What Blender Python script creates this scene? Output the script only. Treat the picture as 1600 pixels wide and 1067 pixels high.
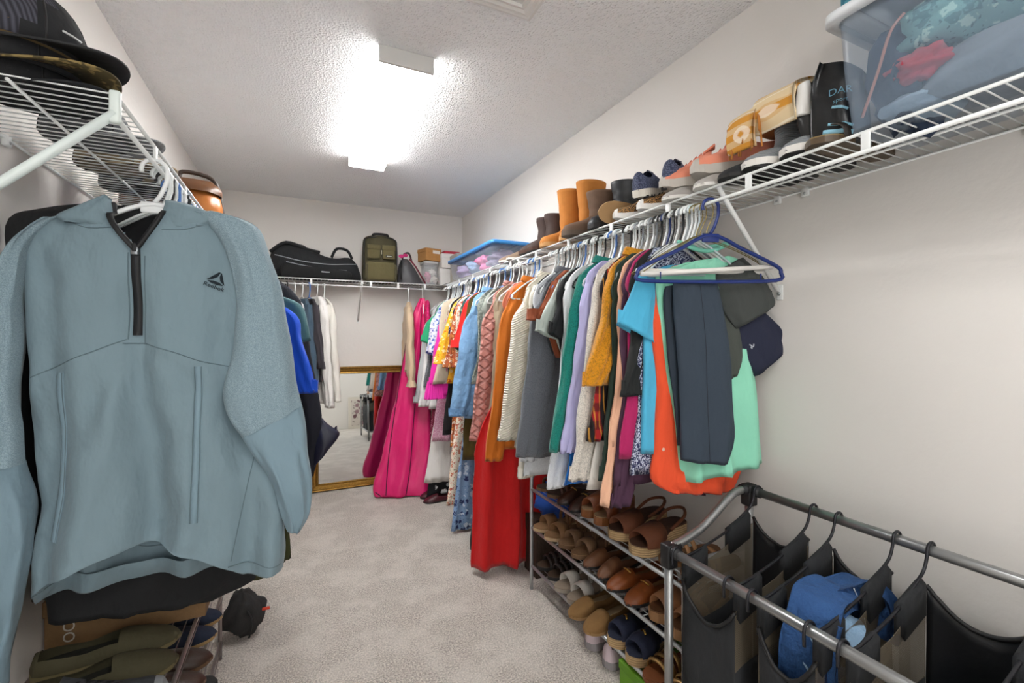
import bpy, bmesh, math, random
from mathutils import Vector, Matrix, noise
from mathutils.bvhtree import BVHTree

for o in list(bpy.data.objects):
    bpy.data.objects.remove(o)
S = bpy.context.scene
C = S.collection
PI = math.pi
rnd = random.Random(7)

# ---------------------------------------------------------------- camera
F, YAW, HC, UC, VC = 707.0, math.radians(25.2), 1.285, 800.0, 527.0
cam = bpy.data.objects.new('camera', bpy.data.cameras.new('camera'))
C.objects.link(cam)
cam.location = (0, 0, HC)
cam.rotation_euler = (PI/2, 0, -YAW)
cam.data.sensor_width = 36
cam.data.lens = F/1600*36
cam.data.shift_y = -6.5/1600
cam.data.clip_start = .01
S.camera = cam

# ---------------------------------------------------------------- light
W = bpy.data.worlds.new('world'); S.world = W; W.use_nodes = True
W.node_tree.nodes['Background'].inputs[0].default_value = (1, 1, 1, 1)
W.node_tree.nodes['Background'].inputs[1].default_value = 1.7
S.view_settings.view_transform = 'Standard'
S.view_settings.look = 'None'
S.view_settings.gamma = 1
S.view_settings.use_curve_mapping = False
S.view_settings.exposure = 1.36
LAMP = 17.0          # emission of the diffusers: ceiling fixture and added fill copy

# room numbers (metres): camera stands at x = 0, y = 0
XL, XR, YB, YR, ZC = -.635, 1.4235, 4.156, -1.35, 2.44
ZD = 1.742           # shelf deck height
XF = 1.14            # right shelf front rail
XFL = -.326          # left shelf front rail
YF = 3.86            # back shelf front rail
ZR = ZD-.044         # hanging rail height

# ---------------------------------------------------------------- pixel helpers
SN, CS = math.sin(YAW), math.cos(YAW)
def ray(u, v):
    x, y = (u-UC)/F, (VC-v)/F
    return SN+x*CS, CS-x*SN, y
def yat(u, X):
    a, b, c = ray(u, 500); return X*b/a
def zat(u, v, X):
    a, b, c = ray(u, v); return HC+c*X/a
class Plane:
    def __init__(s, ox, oy, yaw, oz):
        s.o = (ox, oy); s.yaw = yaw; s.oz = oz
    def hit(s, u, v):
        a, b, c = ray(u, v); sn, cs = math.sin(s.yaw), math.cos(s.yaw)
        t = (-s.o[0]*sn+s.o[1]*cs)/(-a*sn+b*cs)
        return (a*t-s.o[0])*cs+(b*t-s.o[1])*sn, HC+c*t-s.oz
    def rows(s, L):
        out = []
        for r in L:
            xl, zl = s.hit(r[0], r[1]); xr, zr = s.hit(r[2], r[3])
            out.append((xl, zl, xr, zr, r[4], r[5] if len(r) > 5 else 0))
        return out

# ---------------------------------------------------------------- materials
def lin(h):
    h = h.lstrip('#'); out = []
    for i in (0, 2, 4):
        c = int(h[i:i+2], 16)/255
        out.append(c/12.92 if c <= .04045 else ((c+.055)/1.055)**2.4)
    return (*out, 1)
class NT:
    def __init__(s, name):
        s.m = bpy.data.materials.new(name); s.m.use_nodes = True
        s.t = s.m.node_tree; s.b = s.t.nodes['Principled BSDF']
        s.co = s.t.nodes.new('ShaderNodeTexCoord').outputs['Object']
    def n(s, typ, **kw):
        nd = s.t.nodes.new('ShaderNode'+typ)
        for k, v in kw.items():
            if k in nd.inputs.keys(): s.set(nd.inputs[k], v)
            else: setattr(nd, k, v)
        return nd
    def set(s, sock, v):
        if isinstance(v, bpy.types.NodeSocket): s.t.links.new(v, sock)
        else: sock.default_value = v
    def noise(s, scale, detail=2, co=None, rough=.5):
        return s.n('TexNoise', Vector=co or s.co, Scale=scale, Detail=detail, Roughness=rough)
    def vor(s, scale, co=None, feature='F1'):
        return s.n('TexVoronoi', Vector=co or s.co, Scale=scale, feature=feature)
    def ramp(s, fac, stops, interp='LINEAR'):
        r = s.n('ValToRGB', Fac=fac); e = r.color_ramp; e.interpolation = interp
        while len(e.elements) < len(stops): e.elements.new(.5)
        for el, (p, c) in zip(e.elements, stops):
            el.position = p; el.color = lin(c) if isinstance(c, str) else c
        return r.outputs[0]
    def mix(s, fac, a, b):
        m = s.n('Mix', data_type='RGBA')
        s.set(m.inputs[0], fac); s.set(m.inputs[6], lin(a) if isinstance(a, str) else a)
        s.set(m.inputs[7], lin(b) if isinstance(b, str) else b)
        return m.outputs[2]
    def math(s, op, a, b=0.0):
        m = s.n('Math', operation=op); s.set(m.inputs[0], a); s.set(m.inputs[1], b); return m.outputs[0]
    def scaleco(s, sc, rot=(0, 0, 0)):
        return s.n('Mapping', Vector=s.co, Scale=sc, Rotation=rot).outputs[0]
    def bump(s, h, strength=.3, dist=.002, prev=None):
        b = s.n('Bump', Height=h, Strength=strength, Distance=dist)
        if prev: s.set(b.inputs['Normal'], prev)
        return b.outputs[0]
    def done(s, color=None, rough=.8, normal=None, metal=0, **kw):
        if color is not None: s.set(s.b.inputs['Base Color'], lin(color) if isinstance(color, str) else color)
        s.set(s.b.inputs['Roughness'], rough); s.set(s.b.inputs['Metallic'], metal)
        if normal: s.set(s.b.inputs['Normal'], normal)
        for k, v in kw.items(): s.set(s.b.inputs[k.replace('_', ' ')], v)
        return s.m
CACHE = {}
def cached(f):
    def g(*a):
        k = (f.__name__,)+a
        if k not in CACHE: CACHE[k] = f(*a)
        return CACHE[k]
    return g
@cached
def plain(c, rough=.5, metal=0.0):
    n = NT('plain_'+c); return n.done(c, rough, None, metal)
@cached
def cloth(c, var=.12, bmp=.35, fine=700):
    n = NT('cloth_'+c)
    big = n.noise(9, 3).outputs[0]; fn = n.noise(fine, 2).outputs[0]
    col = n.mix(n.math('MULTIPLY', big, var*1.6), c, tuple(x*.55 for x in lin(c)[:3])+(1,))
    col = n.mix(n.math('MULTIPLY', fn, var), col, tuple(min(1, x*1.5+.02) for x in lin(c)[:3])+(1,))
    nm = n.bump(fn, bmp, .001); nm = n.bump(n.noise(22, 3, n.scaleco((1, 1, .55))).outputs[0], .4, .024, nm)
    return n.done(col, .88, nm, Sheen_Weight=.1 if max(lin(c)[:3]) > .1 else 0.0)
@cached
def heather(a, b, scale=420):
    n = NT('heather_'+a)
    f = n.noise(scale, 3, None, .7).outputs[0]
    col = n.ramp(f, [(.38, a), (.62, b)])
    return n.done(col, .92, n.bump(f, .3, .001), Sheen_Weight=.1)
@cached
def fuzzy(c, scale=170):
    n = NT('fuzzy_'+c)
    f = n.noise(scale, 4, None, .75).outputs[0]
    dark = tuple(x*.5 for x in lin(c)[:3])+(1,)
    col = n.mix(n.ramp(f, [(.35, '#ffffff'), (.55, '#000000')]), c, dark)
    return n.done(col, .95, n.bump(f, .8, .004), Sheen_Weight=.3)
@cached
def knit(c, sx=90, ang=.5):
    n = NT('knit_'+c)
    w = n.n('TexWave', Vector=n.scaleco((1, 1, 1), (0, ang, 0)), Scale=sx/3.0, Distortion=1.5, Detail=1.0)
    w.bands_direction = 'Z'
    f = n.noise(260, 2).outputs[0]
    dark = tuple(x*.62 for x in lin(c)[:3])+(1,)
    col = n.mix(n.math('MULTIPLY', w.outputs[1], .55), dark, c)
    nm = n.bump(w.outputs[1], .7, .004); nm = n.bump(f, .4, .002, nm)
    return n.done(n.mix(.5, col, c), .95, nm, Sheen_Weight=.2)
@cached
def floral(bg, c1, c2, scale=28, leaf='#5a6b45'):
    n = NT('floral_'+bg)
    wob = n.noise(scale*1.6, 2).outputs[1]
    co = n.mix(.04, n.co, wob)
    v = n.vor(scale, co); v2 = n.vor(scale*2.1, co)
    col = n.mix(n.ramp(v2.outputs[0], [(.22, '#ffffff'), (.30, '#000000')]), bg, leaf)
    pick = n.mix(n.ramp(n.n('SeparateColor', Color=v.outputs[1]).outputs[0], [(.45, '#000000'), (.5, '#ffffff')], 'CONSTANT'), c1, c2)
    col = n.mix(n.ramp(v.outputs[0], [(.36, '#ffffff'), (.42, '#000000')]), col, pick)
    col = n.mix(n.ramp(v.outputs[0], [(.10, '#ffffff'), (.14, '#000000')]), col, bg)
    return n.done(col, .85, n.bump(n.noise(500).outputs[0], .2, .001))
@cached
def plaid(a, b, c, sc=5):
    n = NT('plaid_'+a)
    def band(d, sc):
        w = n.n('TexWave', Vector=n.co, Scale=sc); w.bands_direction = d
        return w.outputs[1]
    f = n.ramp(band('X', sc), [(.5, '#000000'), (.55, '#ffffff')]); g = n.ramp(band('Z', sc), [(.5, '#000000'), (.55, '#ffffff')])
    col = n.mix(f, a, b); col = n.mix(n.math('MULTIPLY', g, .6), col, b)
    l = n.ramp(band('X', sc*3), [(.9, '#000000'), (.95, '#ffffff')])
    col = n.mix(n.math('MULTIPLY', l, .6), col, c)
    return n.done(col, .9, n.bump(n.noise(500).outputs[0], .2, .001))
@cached
def quilt(c, sc=18):
    n = NT('quilt_'+c)
    hs = []
    for r in (.7, -.7):
        w = n.n('TexWave', Vector=n.scaleco((1, 1, 1), (0, r, 0)), Scale=sc/2.6, Distortion=.8); w.bands_direction = 'Z'
        hs.append(n.ramp(w.outputs[1], [(0, '#000000'), (.35, '#ffffff')]))
    h = n.math('MULTIPLY', hs[0], hs[1])
    col = n.mix(n.math('MULTIPLY', h, .6), tuple(x*.6 for x in lin(c)[:3])+(1,), c)
    nm = n.bump(h, .8, .008); nm = n.bump(n.noise(40, 3).outputs[0], .3, .01, nm)
    return n.done(col, .55, nm)
@cached
def denim(c, pale='#9fb8d2'):
    n = NT('denim_'+c)
    f = n.noise(380, 2, n.scaleco((1, 1, .25), (0, .6, 0))).outputs[0]; g = n.noise(11, 4).outputs[0]
    col = n.mix(n.ramp(g, [(.5, '#000000'), (.9, '#999999')]), c, pale)
    col = n.mix(n.math('MULTIPLY', f, .35), col, pale)
    return n.done(col, .9, n.bump(n.noise(17, 4, None, .6).outputs[0], .7, .03, n.bump(f, .4, .001)))
@cached
def speckle(a, b, scale=150, t=.52):
    n = NT('speckle_'+a)
    f = n.noise(scale, 2, None, .6).outputs[0]
    return n.done(n.ramp(f, [(t-.03, a), (t+.03, b)]), .88, n.bump(f, .2, .001))
@cached
def leopard(scale=150):
    n = NT('leopard')
    v = n.vor(scale, n.mix(.02, n.co, n.noise(90).outputs[1])).outputs[0]
    return n.done(n.ramp(v, [(.2, '#8a5a2b'), (.3, '#c99a5b'), (.42, '#1c130d'), (.6, '#1c130d'), (.7, '#b88a50')], 'CONSTANT'), .8)
@cached
def leather(c, rough=.5, sc=60):
    n = NT('leather_'+c)
    f = n.noise(sc, 4, None, .65).outputs[0]
    col = n.mix(n.math('MULTIPLY', f, .6), c, tuple(x*.5 for x in lin(c)[:3])+(1,))
    nm = n.bump(n.noise(sc*6, 3).outputs[0], .3, .001)
    return n.done(col, rough, n.bump(f, .25, .004, nm))
@cached
def rope(c):
    n = NT('rope_'+c)
    w = n.n('TexWave', Vector=n.co, Scale=38.0, Distortion=.6, Detail=1.0); w.bands_direction = 'Z'
    f = n.noise(300).outputs[0]
    col = n.mix(n.math('MULTIPLY', w.outputs[1], .7), tuple(x*.5 for x in lin(c)[:3])+(1,), c)
    return n.done(col, .95, n.bump(n.math('ADD', w.outputs[1], f), .6, .002))
@cached
def clear_plastic(c, a=.35, rough=.25):
    n = NT('clear_plastic_'+c)
    n.done(c, rough)
    tr = n.n('BsdfTransparent'); mx = n.n('MixShader', Fac=a)
    n.t.links.new(tr.outputs[0], mx.inputs[1]); n.t.links.new(n.b.outputs[0], mx.inputs[2])
    n.t.links.new(mx.outputs[0], n.t.nodes['Material Output'].inputs[0])
    return n.m
@cached
def net(c, sc=330):
    n = NT('netting_'+c)
    n.done(c, .7)
    a = n.n('TexWave', Vector=n.scaleco((1, 1, 1), (0, .6, 0)), Scale=sc/3.2); a.bands_direction = 'X'
    b = n.n('TexWave', Vector=n.scaleco((1, 1, 1), (0, -.6, 0)), Scale=sc/3.2); b.bands_direction = 'X'
    f = n.math('GREATER_THAN', n.math('MAXIMUM', a.outputs[1], b.outputs[1]), .8)
    tr = n.n('BsdfTransparent'); mx = n.n('MixShader', Fac=f)
    n.t.links.new(tr.outputs[0], mx.inputs[1]); n.t.links.new(n.b.outputs[0], mx.inputs[2])
    n.t.links.new(mx.outputs[0], n.t.nodes['Material Output'].inputs[0])
    return n.m
def wall_mat():
    n = NT('wall_paint'); f = n.noise(55, 3).outputs[0]
    return n.done('#e2ded9', .75, n.bump(f, .2, .005))
def ceil_mat():
    n = NT('popcorn_ceiling')
    v = n.vor(85).outputs[0]; f = n.noise(120, 3, None, .6).outputs[0]
    h = n.math('ADD', n.ramp(v, [(0, '#ffffff'), (.5, '#000000')]), f)
    return n.done(n.mix(n.math('MULTIPLY', f, .2), '#f6f7f7', '#e2e3e3'), .95, n.bump(h, .6, .012))
def carpet_mat():
    n = NT('carpet')
    f = n.noise(150, 3, None, .8).outputs[0]; g = n.noise(4.5, 5, None, .65).outputs[0]; k = n.noise(70, 2).outputs[0]
    col = n.ramp(f, [(.38, '#8d847b'), (.5, '#c6bcb1'), (.62, '#f0e8de')])
    col = n.mix(n.ramp(g, [(.45, '#000000'), (.60, '#b0b0b0')]), col, '#eee6dc')
    nm = n.bump(f, .9, .012); nm = n.bump(n.math('ADD', k, g), .4, .02, nm)
    return n.done(col, 1, nm, Sheen_Weight=.3)
M_WHITE = plain('#e9ebea', .35); M_STEEL = plain('#a9acae', .32, .85); M_BLK = plain('#141416', .55)
M_DARKIN = cloth('#1a1a1c')

# ---------------------------------------------------------------- mesh helpers
def me(name, vf, mat, smooth=True):
    used = sorted({i for f in vf[1] for i in f})
    if len(used) < len(vf[0]):
        ix = {a: k for k, a in enumerate(used)}
        vf = [vf[0][a] for a in used], [tuple(ix[i] for i in f) for f in vf[1]]
    m = bpy.data.meshes.new(name); m.from_pydata(vf[0], [], vf[1]); m.update()
    if smooth: m.polygons.foreach_set('use_smooth', [True]*len(m.polygons))
    if mat: m.materials.append(mat)
    return m
def ob(name, mesh, parent=None, loc=None, rot=None):
    o = bpy.data.objects.new(name, mesh); C.objects.link(o)
    if parent: o.parent = parent
    if loc: o.location = loc
    if rot: o.rotation_euler = rot
    return o
def tag(o, label, cat, group=None):
    o['label'] = label; o['category'] = cat
    if group: o['group'] = group
    return o
def root(name, label, cat, loc=(0, 0, 0), rz=0, group=None):
    o = bpy.data.objects.new(name, None); C.objects.link(o); o.empty_display_size = .05
    o.location = loc; o.rotation_euler = (0, 0, rz)
    return tag(o, label, cat, group)
def struct(name, vf, mat, smooth=False):
    o = ob(name, me(name, vf, mat, smooth)); o['kind'] = 'structure'; return o
def join(*vfs):
    V, Fc = [], []
    for v, f in vfs:
        k = len(V); V += v; Fc += [tuple(i+k for i in q) for q in f]
    return V, Fc
def box(x0, x1, y0, y1, z0, z1):
    v = [(x, y, z) for z in (z0, z1) for y in (y0, y1) for x in (x0, x1)]
    return v, [(0, 2, 3, 1), (4, 5, 7, 6), (0, 1, 5, 4), (2, 6, 7, 3), (0, 4, 6, 2), (1, 3, 7, 5)]
def rbox(x0, x1, y0, y1, z0, z1, r=.006, seg=2):
    bm = bmesh.new(); v, f = box(x0, x1, y0, y1, z0, z1)
    vs = [bm.verts.new(p) for p in v]
    for q in f: bm.faces.new([vs[i] for i in q])
    bmesh.ops.bevel(bm, geom=bm.edges[:], offset=r, segments=seg, affect='EDGES', profile=.5)
    bm.verts.index_update()
    out = [tuple(p.co) for p in bm.verts], [tuple(p.index for p in q.verts) for q in bm.faces]
    bm.free(); return out
def tube(pts, r, n=8, closed=False, cap=True):
    P = [Vector(p) for p in pts]; V, Fc = [], []; L = len(P)
    R = r if isinstance(r, (list, tuple)) else [r]*L
    T = []
    for i in range(L):
        a = P[(i-1) % L] if closed or i else P[0]; b = P[(i+1) % L] if closed or i < L-1 else P[-1]
        d = b-a; T.append(d.normalized() if d.length > 1e-9 else Vector((0, 0, 1)))
    up = Vector((0, 0, 1)) if abs(T[0].z) < .9 else Vector((1, 0, 0))
    nrm = (up-T[0]*up.dot(T[0])).normalized()
    for i in range(L):
        nrm = nrm-T[i]*nrm.dot(T[i])
        nrm = nrm.normalized() if nrm.length > 1e-6 else T[i].orthogonal().normalized()
        bn = T[i].cross(nrm)
        for k in range(n):
            a = 2*PI*k/n; V.append(tuple(P[i]+(nrm*math.cos(a)+bn*math.sin(a))*R[i]))
    for i in range(L if closed else L-1):
        j = (i+1) % L
        for k in range(n):
            Fc.append((i*n+k, i*n+(k+1) % n, j*n+(k+1) % n, j*n+k))
    if cap and not closed:
        Fc.append(tuple(reversed(range(n)))); Fc.append(tuple(range((L-1)*n, L*n)))
    return V, Fc
def smooth_pts(P, n=6, closed=False):
    out = []; L = len(P); P = [Vector(p) for p in P]
    for i in range(L if closed else L-1):
        p1, p2 = P[i], P[(i+1) % L]
        p0 = P[i-1] if closed or i else p1; p3 = P[(i+2) % L] if closed or i < L-2 else p2
        for k in range(n):
            t = k/n
            out.append(.5*((2*p1)+(p2-p0)*t+(2*p0-5*p1+4*p2-p3)*t*t+(3*p1-p0-3*p2+p3)*t**3))
    if not closed: out.append(P[-1])
    return out
def loft(rings, cap0=False, cap1=False):
    n = len(rings[0]); V = [tuple(p) for r in rings for p in r]; Fc = []
    for i in range(len(rings)-1):
        for k in range(n):
            Fc.append((i*n+k, i*n+(k+1) % n, (i+1)*n+(k+1) % n, (i+1)*n+k))
    if cap0: Fc.append(tuple(range(n)))
    if cap1: Fc.append(tuple(reversed(range((len(rings)-1)*n, len(rings)*n))))
    return V, Fc
def catrow(rows, n):
    rows = [tuple(r) for r in rows]; L = len(rows); out = []
    for i in range(n):
        t = i/(n-1)*(L-1); k = min(int(t), L-2); f = t-k
        p0, p1, p2, p3 = rows[max(k-1, 0)], rows[k], rows[k+1], rows[min(k+2, L-1)]
        out.append(tuple(.5*((2*b)+(c-a)*f+(2*a-5*b+4*c-d)*f*f+(3*b-a-3*c+d)*f**3) for a, b, c, d in zip(p0, p1, p2, p3)))
    return out
def slab(rows, M=28, N=22, amp=.01, freq=3, seed=0, turn=True, post=None, grow=1.0, cap0=False, cap1=False, lump=.004):
    """A soft flattened tube of cloth: each row is (xl, zl, xr, zr, half thickness, y centre)."""
    R = random.Random(seed); ph = [R.uniform(0, 6.28) for _ in range(4)]
    rows = [r if len(r) > 5 else (*r, 0) for r in rows]
    rings = []
    for i, (xl, zl, xr, zr, t, yc) in enumerate(catrow(rows, N)):
        g = i/(N-1); ring = []
        t = max(t, .003)
        for k in range(M):
            a = 2*PI*k/M; c, s = math.cos(a), math.sin(a)
            x = (xl+xr)/2+(xr-xl)/2*c; z = (zl+zr)/2+(zr-zl)/2*c
            y = t*math.copysign(abs(s)**.75, s)
            p = ph[0] if s > 0 else ph[1]
            w = abs(s)**.5*(.25+.75*g**grow)
            y += amp*w*(math.sin(freq*PI*c+p+g*1.3)+.5*math.sin(freq*1.9*PI*c+ph[2]+g*2.2))
            y += lump*noise.noise(Vector((x*9+seed, s*2, z*7)))*2+lump*.8*noise.noise(Vector((x*24+seed, s*3+seed, z*15)))
            x += lump*noise.noise(Vector((z*8, seed*1.7, c*2)))*1.5
            v = Vector((x, yc+y, z))
            if post: v = post(v, g, c, s) or v
            ring.append(v)
        rings.append(ring)
    if turn:
        last = rings[-1]; ctr = sum(last, Vector())/M
        rings.append([Vector((p.x+(ctr.x-p.x)*.04, p.y+(ctr.y-p.y)*.25, p.z+.006)) for p in last])
        rings.append([Vector((p.x+(ctr.x-p.x)*.08, p.y+(ctr.y-p.y)*.4, p.z+.05)) for p in last])
    return loft(rings, cap0, cap1)
def xf(vf, m):
    return [tuple(m @ Vector(v)) for v in vf[0]], vf[1]
def mv(vf, x=0, y=0, z=0):
    return [(a+x, b+y, c+z) for a, b, c in vf[0]], vf[1]
def disc(cx, cy, cz, rx, ry, n=16):
    return [(cx+rx*math.cos(2*PI*k/n), cy+ry*math.sin(2*PI*k/n), cz) for k in range(n)], [tuple(range(n))]
def ellipsoid(cx, cy, cz, rx, ry, rz, n=16, m=10, seed=None, amp=0, sc=6, z0=-1):
    V, Fc = [], []
    for i in range(m+1):
        ph = -PI/2+PI*i/m; zz = max(math.sin(ph), z0)
        for k in range(n):
            a = 2*PI*k/n; d = Vector((math.cos(ph)*math.cos(a), math.cos(ph)*math.sin(a), zz))
            f = 1+(amp*noise.noise(d*sc*.3+Vector((seed or 0, 0, 0)))*2+amp*noise.noise(d*sc+Vector((0, seed or 0, 0))) if amp else 0)
            V.append((cx+rx*d.x*f, cy+ry*d.y*f, cz+rz*d.z*f))
    for i in range(m):
        for k in range(n):
            Fc.append((i*n+k, i*n+(k+1) % n, (i+1)*n+(k+1) % n, (i+1)*n+k))
    return V, Fc
def text_vf(s, size, ext=.0006):
    c = bpy.data.curves.new('lettering', 'FONT'); c.body = s; c.size = size; c.extrude = ext
    c.align_x = 'CENTER'; c.align_y = 'CENTER'
    o = bpy.data.objects.new('lettering', c); m = bpy.data.meshes.new_from_object(o)
    vf = [tuple(v.co) for v in m.vertices], [tuple(p.vertices) for p in m.polygons]
    bpy.data.objects.remove(o); bpy.data.curves.remove(c); bpy.data.meshes.remove(m)
    return vf
class Skin:
    """front (-y) surface of a mesh, to lay trims on it"""
    def __init__(s, vf): s.t = BVHTree.FromPolygons([Vector(v) for v in vf[0]], vf[1])
    def y(s, x, z, d=0.0):
        h = s.t.ray_cast(Vector((x, -2, z)), Vector((0, 1, 0)))
        return h[0].y if h[0] else d
def ribbon(skin, pts, w, eps=.0015, n=8, h=None):
    P = smooth_pts([(a, 0, b) for a, b in pts], n); V, Fc = [], []
    for i, p in enumerate(P):
        d = P[min(i+1, len(P)-1)]-P[max(i-1, 0)]; nx, nz = -d.z, d.x; l = math.hypot(nx, nz) or 1
        for s in (-1, 1):
            x, z = p.x+nx/l*s*w/2, p.z+nz/l*s*w/2
            y = skin.y(x, z, skin.y(p.x, p.z))
            V += [(x, y-eps, z), (x, y+.004, z)]
    for i in range(len(P)-1):
        a, b = i*4, i*4+4
        Fc += [(a, a+2, b+2, b), (a, b, b+1, a+1), (a+2, a+3, b+3, b+2)]
    return V, Fc

# ================================================================ the room
M_WALL = wall_mat()
struct('floor', box(XL-.1, XR+.1, YR-.1, YB+.1, -.1, 0), carpet_mat())
struct('ceiling', box(XL-.1, XR+.1, YR-.1, YB+.1, ZC, ZC+.1), ceil_mat())
struct('wall_left', box(XL-.1, XL, YR-.1, YB+.1, 0, ZC), M_WALL)
struct('wall_right', box(XR, XR+.1, YR-.1, YB+.1, 0, ZC), M_WALL)
struct('wall_back', box(XL, XR, YB, YB+.1, 0, ZC), M_WALL)
DX0, DX1, DZT = -.56, .28, 2.1       # opening behind the camera, added to let world light in as fill
struct('wall_rear', join(box(XL, DX0, YR-.1, YR, 0, ZC), box(DX1, XR, YR-.1, YR, 0, ZC), box(DX0, DX1, YR-.1, YR, DZT, ZC)), M_WALL)
M_TRIM = plain('#e4e2de', .45)
struct('baseboard_left', rbox(XL, XL+.014, YR, YB, .0, .085, .004), M_TRIM)
struct('baseboard_right', rbox(XR-.014, XR, YR, YB, .0, .085, .004), M_TRIM)
struct('baseboard_back', rbox(XL+.014, XR-.014, YB-.014, YB, .0, .085, .004), M_TRIM)
for k, b in enumerate((box(DX0-.07, DX0, YR, YR+.016, 0, DZT+.07), box(DX1, DX1+.07, YR, YR+.016, 0, DZT+.07), box(DX0, DX1, YR, YR+.016, DZT, DZT+.07))):
    struct('trim_%d' % (k+2), b, M_TRIM)
# attic hatch in the ceiling: mitred trim around a panel
h = struct('trim_1', box(.16, .70, .86, 1.40, ZC-.008, ZC), plain('#d2d1cf', .6))
hx0, hx1, hy0, hy1 = .10, .755, .80, 1.455
def frame_side(a, b, a2, b2, prof):
    """mitred moulding from a to b (outer corners) with inner corners a2, b2; prof = (t from outer to inner, z)"""
    V = []
    for A, B in ((a, a2), (b, b2)):
        for t, z in prof: V.append((A[0]+(B[0]-A[0])*t, A[1]+(B[1]-A[1])*t, z))
    n = len(prof)
    return V, [(i, i+1, n+i+1, n+i) for i in range(n-1)]
pr = [(0, ZC), (0, ZC-.012), (.2, ZC-.016), (.3, ZC-.012), (.6, ZC-.02), (.75, ZC-.014), (1, ZC-.02), (1, ZC)]
o4 = [(hx0, hy0), (hx1, hy0), (hx1, hy1), (hx0, hy1)]; i4 = [(hx0+.06, hy0+.06), (hx1-.06, hy0+.06), (hx1-.06, hy1-.06), (hx0+.06, hy1-.06)]
for k in range(4):
    ob('moulding', me('moulding', frame_side(o4[k], o4[(k+1) % 4], i4[k], i4[(k+1) % 4], pr), M_TRIM, False), h)

# ---- ceiling light fixture and an added fill copy: white channel, end caps, glowing wrap diffuser
@cached
def glow(k):
    n = NT('lit_diffuser_%g' % k)
    return n.done('#ffffff', .4, None, 0, Emission_Color=(1, .995, .985, 1), Emission_Strength=LAMP*k)
def fixture(y0, y1, label, k):
    x0, x1, z0 = .287, .503, ZC-.064
    r = root('ceiling_light', label, 'light', (0, 0, ZC))
    def part(nm, vf, m): ob(nm, me(nm, mv(vf, 0, 0, -ZC), m, False), r)
    part('housing', rbox(x0+.02, x1-.02, y0+.01, y1-.01, ZC-.03, ZC-.0005, .004), M_WHITE)
    part('diffuser', rbox(x0+.003, x1-.003, y0+.016, y1-.012, z0, z0+.006, .002), glow(k))
    for xa in (x0+.002, x1-.008):
        part('diffuser_side', rbox(xa, xa+.006, y0+.016, y1-.012, z0+.006, ZC-.012, .002), glow(k*.2))
    capm = plain('#d8d7d4', .5)
    part('end_cap', rbox(x0-.002, x1+.002, y0, y0+.016, z0-.002, ZC-.0005, .002), capm)
    part('end_cap', rbox(x0-.002, x1+.002, y1-.012, y1, z0-.002, ZC-.0005, .002), capm)
    part('diffuser_rib', rbox((x0+x1)/2-.003, (x0+x1)/2+.003, y0+.02, y1-.02, z0-.003, z0, .001), glow(k))
fixture(1.83, 3.06, 'lit wrap-around fluorescent ceiling light over the carpet aisle', 1.0)
fixture(-1.15, .08, 'added fill light behind the camera, shaped like the fluorescent ceiling light', .55)  # unseen second fixture, added for soft frontal fill

# ================================================================ wire shelving
M_WIRE = plain('#e6e8e7', .35)
def wire_shelf(label, loc, rz, length, depth, x_start=0, posts=(), braces=(), clips=(), endcap=()):
    r = root('wire_shelf', label, 'shelf', loc, rz)
    def part(nm, vf, parent=r, smooth=True): return ob(nm, me(nm, vf, M_WIRE, smooth), parent)
    part('front_rail', tube([(x_start, -depth, 0), (length, -depth, 0)], .0042, 8))
    part('hanging_rail', tube([(x_start, -depth-.001, -.044), (length, -depth-.001, -.044)], .0052, 8))
    part('back_rail', tube([(x_start, -.006, -.003), (length, -.006, -.003)], .0035, 6))
    part('middle_rail', tube([(x_start, -depth*.5, -.005), (length, -depth*.5, -.005)], .0035, 6))
    wm = me('wire', tube([(0, -depth, .0025), (0, -.004, .0025)], .0017, 5), M_WIRE)
    n = int((length-x_start)/.0265)
    for i in range(n+1): ob('wire', wm, r, (x_start+i*.0265+.002, 0, 0))
    for x in posts:
        part('rail_connector', rbox(x-.009, x+.009, -depth-.004, -depth+.003, -.046, .001, .0015))
    for x in braces:
        b = part('brace', tube([(x, -depth, -.004), (x, -depth+.02, -.03), (x, -.012, -.305)], .0075, 8))
        part('wall_plate', rbox(x-.011, x+.011, -.005, 0, -.335, -.285, .002), b)
        ob('screw', me('screw', ellipsoid(x, -.007, -.315, .006, .004, .006, 10, 6), M_STEEL), b)
    for x in clips:
        c = part('wall_clip', rbox(x-.012, x+.012, -.012, 0, -.022, .006, .004))
        ob('screw', me('screw', ellipsoid(x, -.012, -.012, .004, .003, .004, 8, 6), M_STEEL), c)
    for x in endcap:
        part('end_cap', rbox(x-.006, x+.006, -depth-.009, -depth+.009, -.054, .008, .004))
    return r
right_len = 4.4
wire_shelf('white wire shelf on the right wall crowded with boots and shoes', (XR, YF, ZD), -PI/2, right_len, XR-XF,
           posts=[YF-y for y in (.575, .865, 1.17, 1.48, 1.80, 2.12, 2.44, 2.76, 3.08, 3.40, 3.7)], braces=[YF-.965, YF-2.35],
           clips=[YF-y for y in (.40, .88, .97, 1.6)])
wire_shelf('white wire shelf on the left wall with caps on it', (XL, 1.135, ZD+.018), PI/2, 2.70, XFL-XL,
           posts=[.27, .6, .93, 1.26, 1.6, 2.0, 2.4], braces=[1.6], clips=[.35, 1.0])
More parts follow.
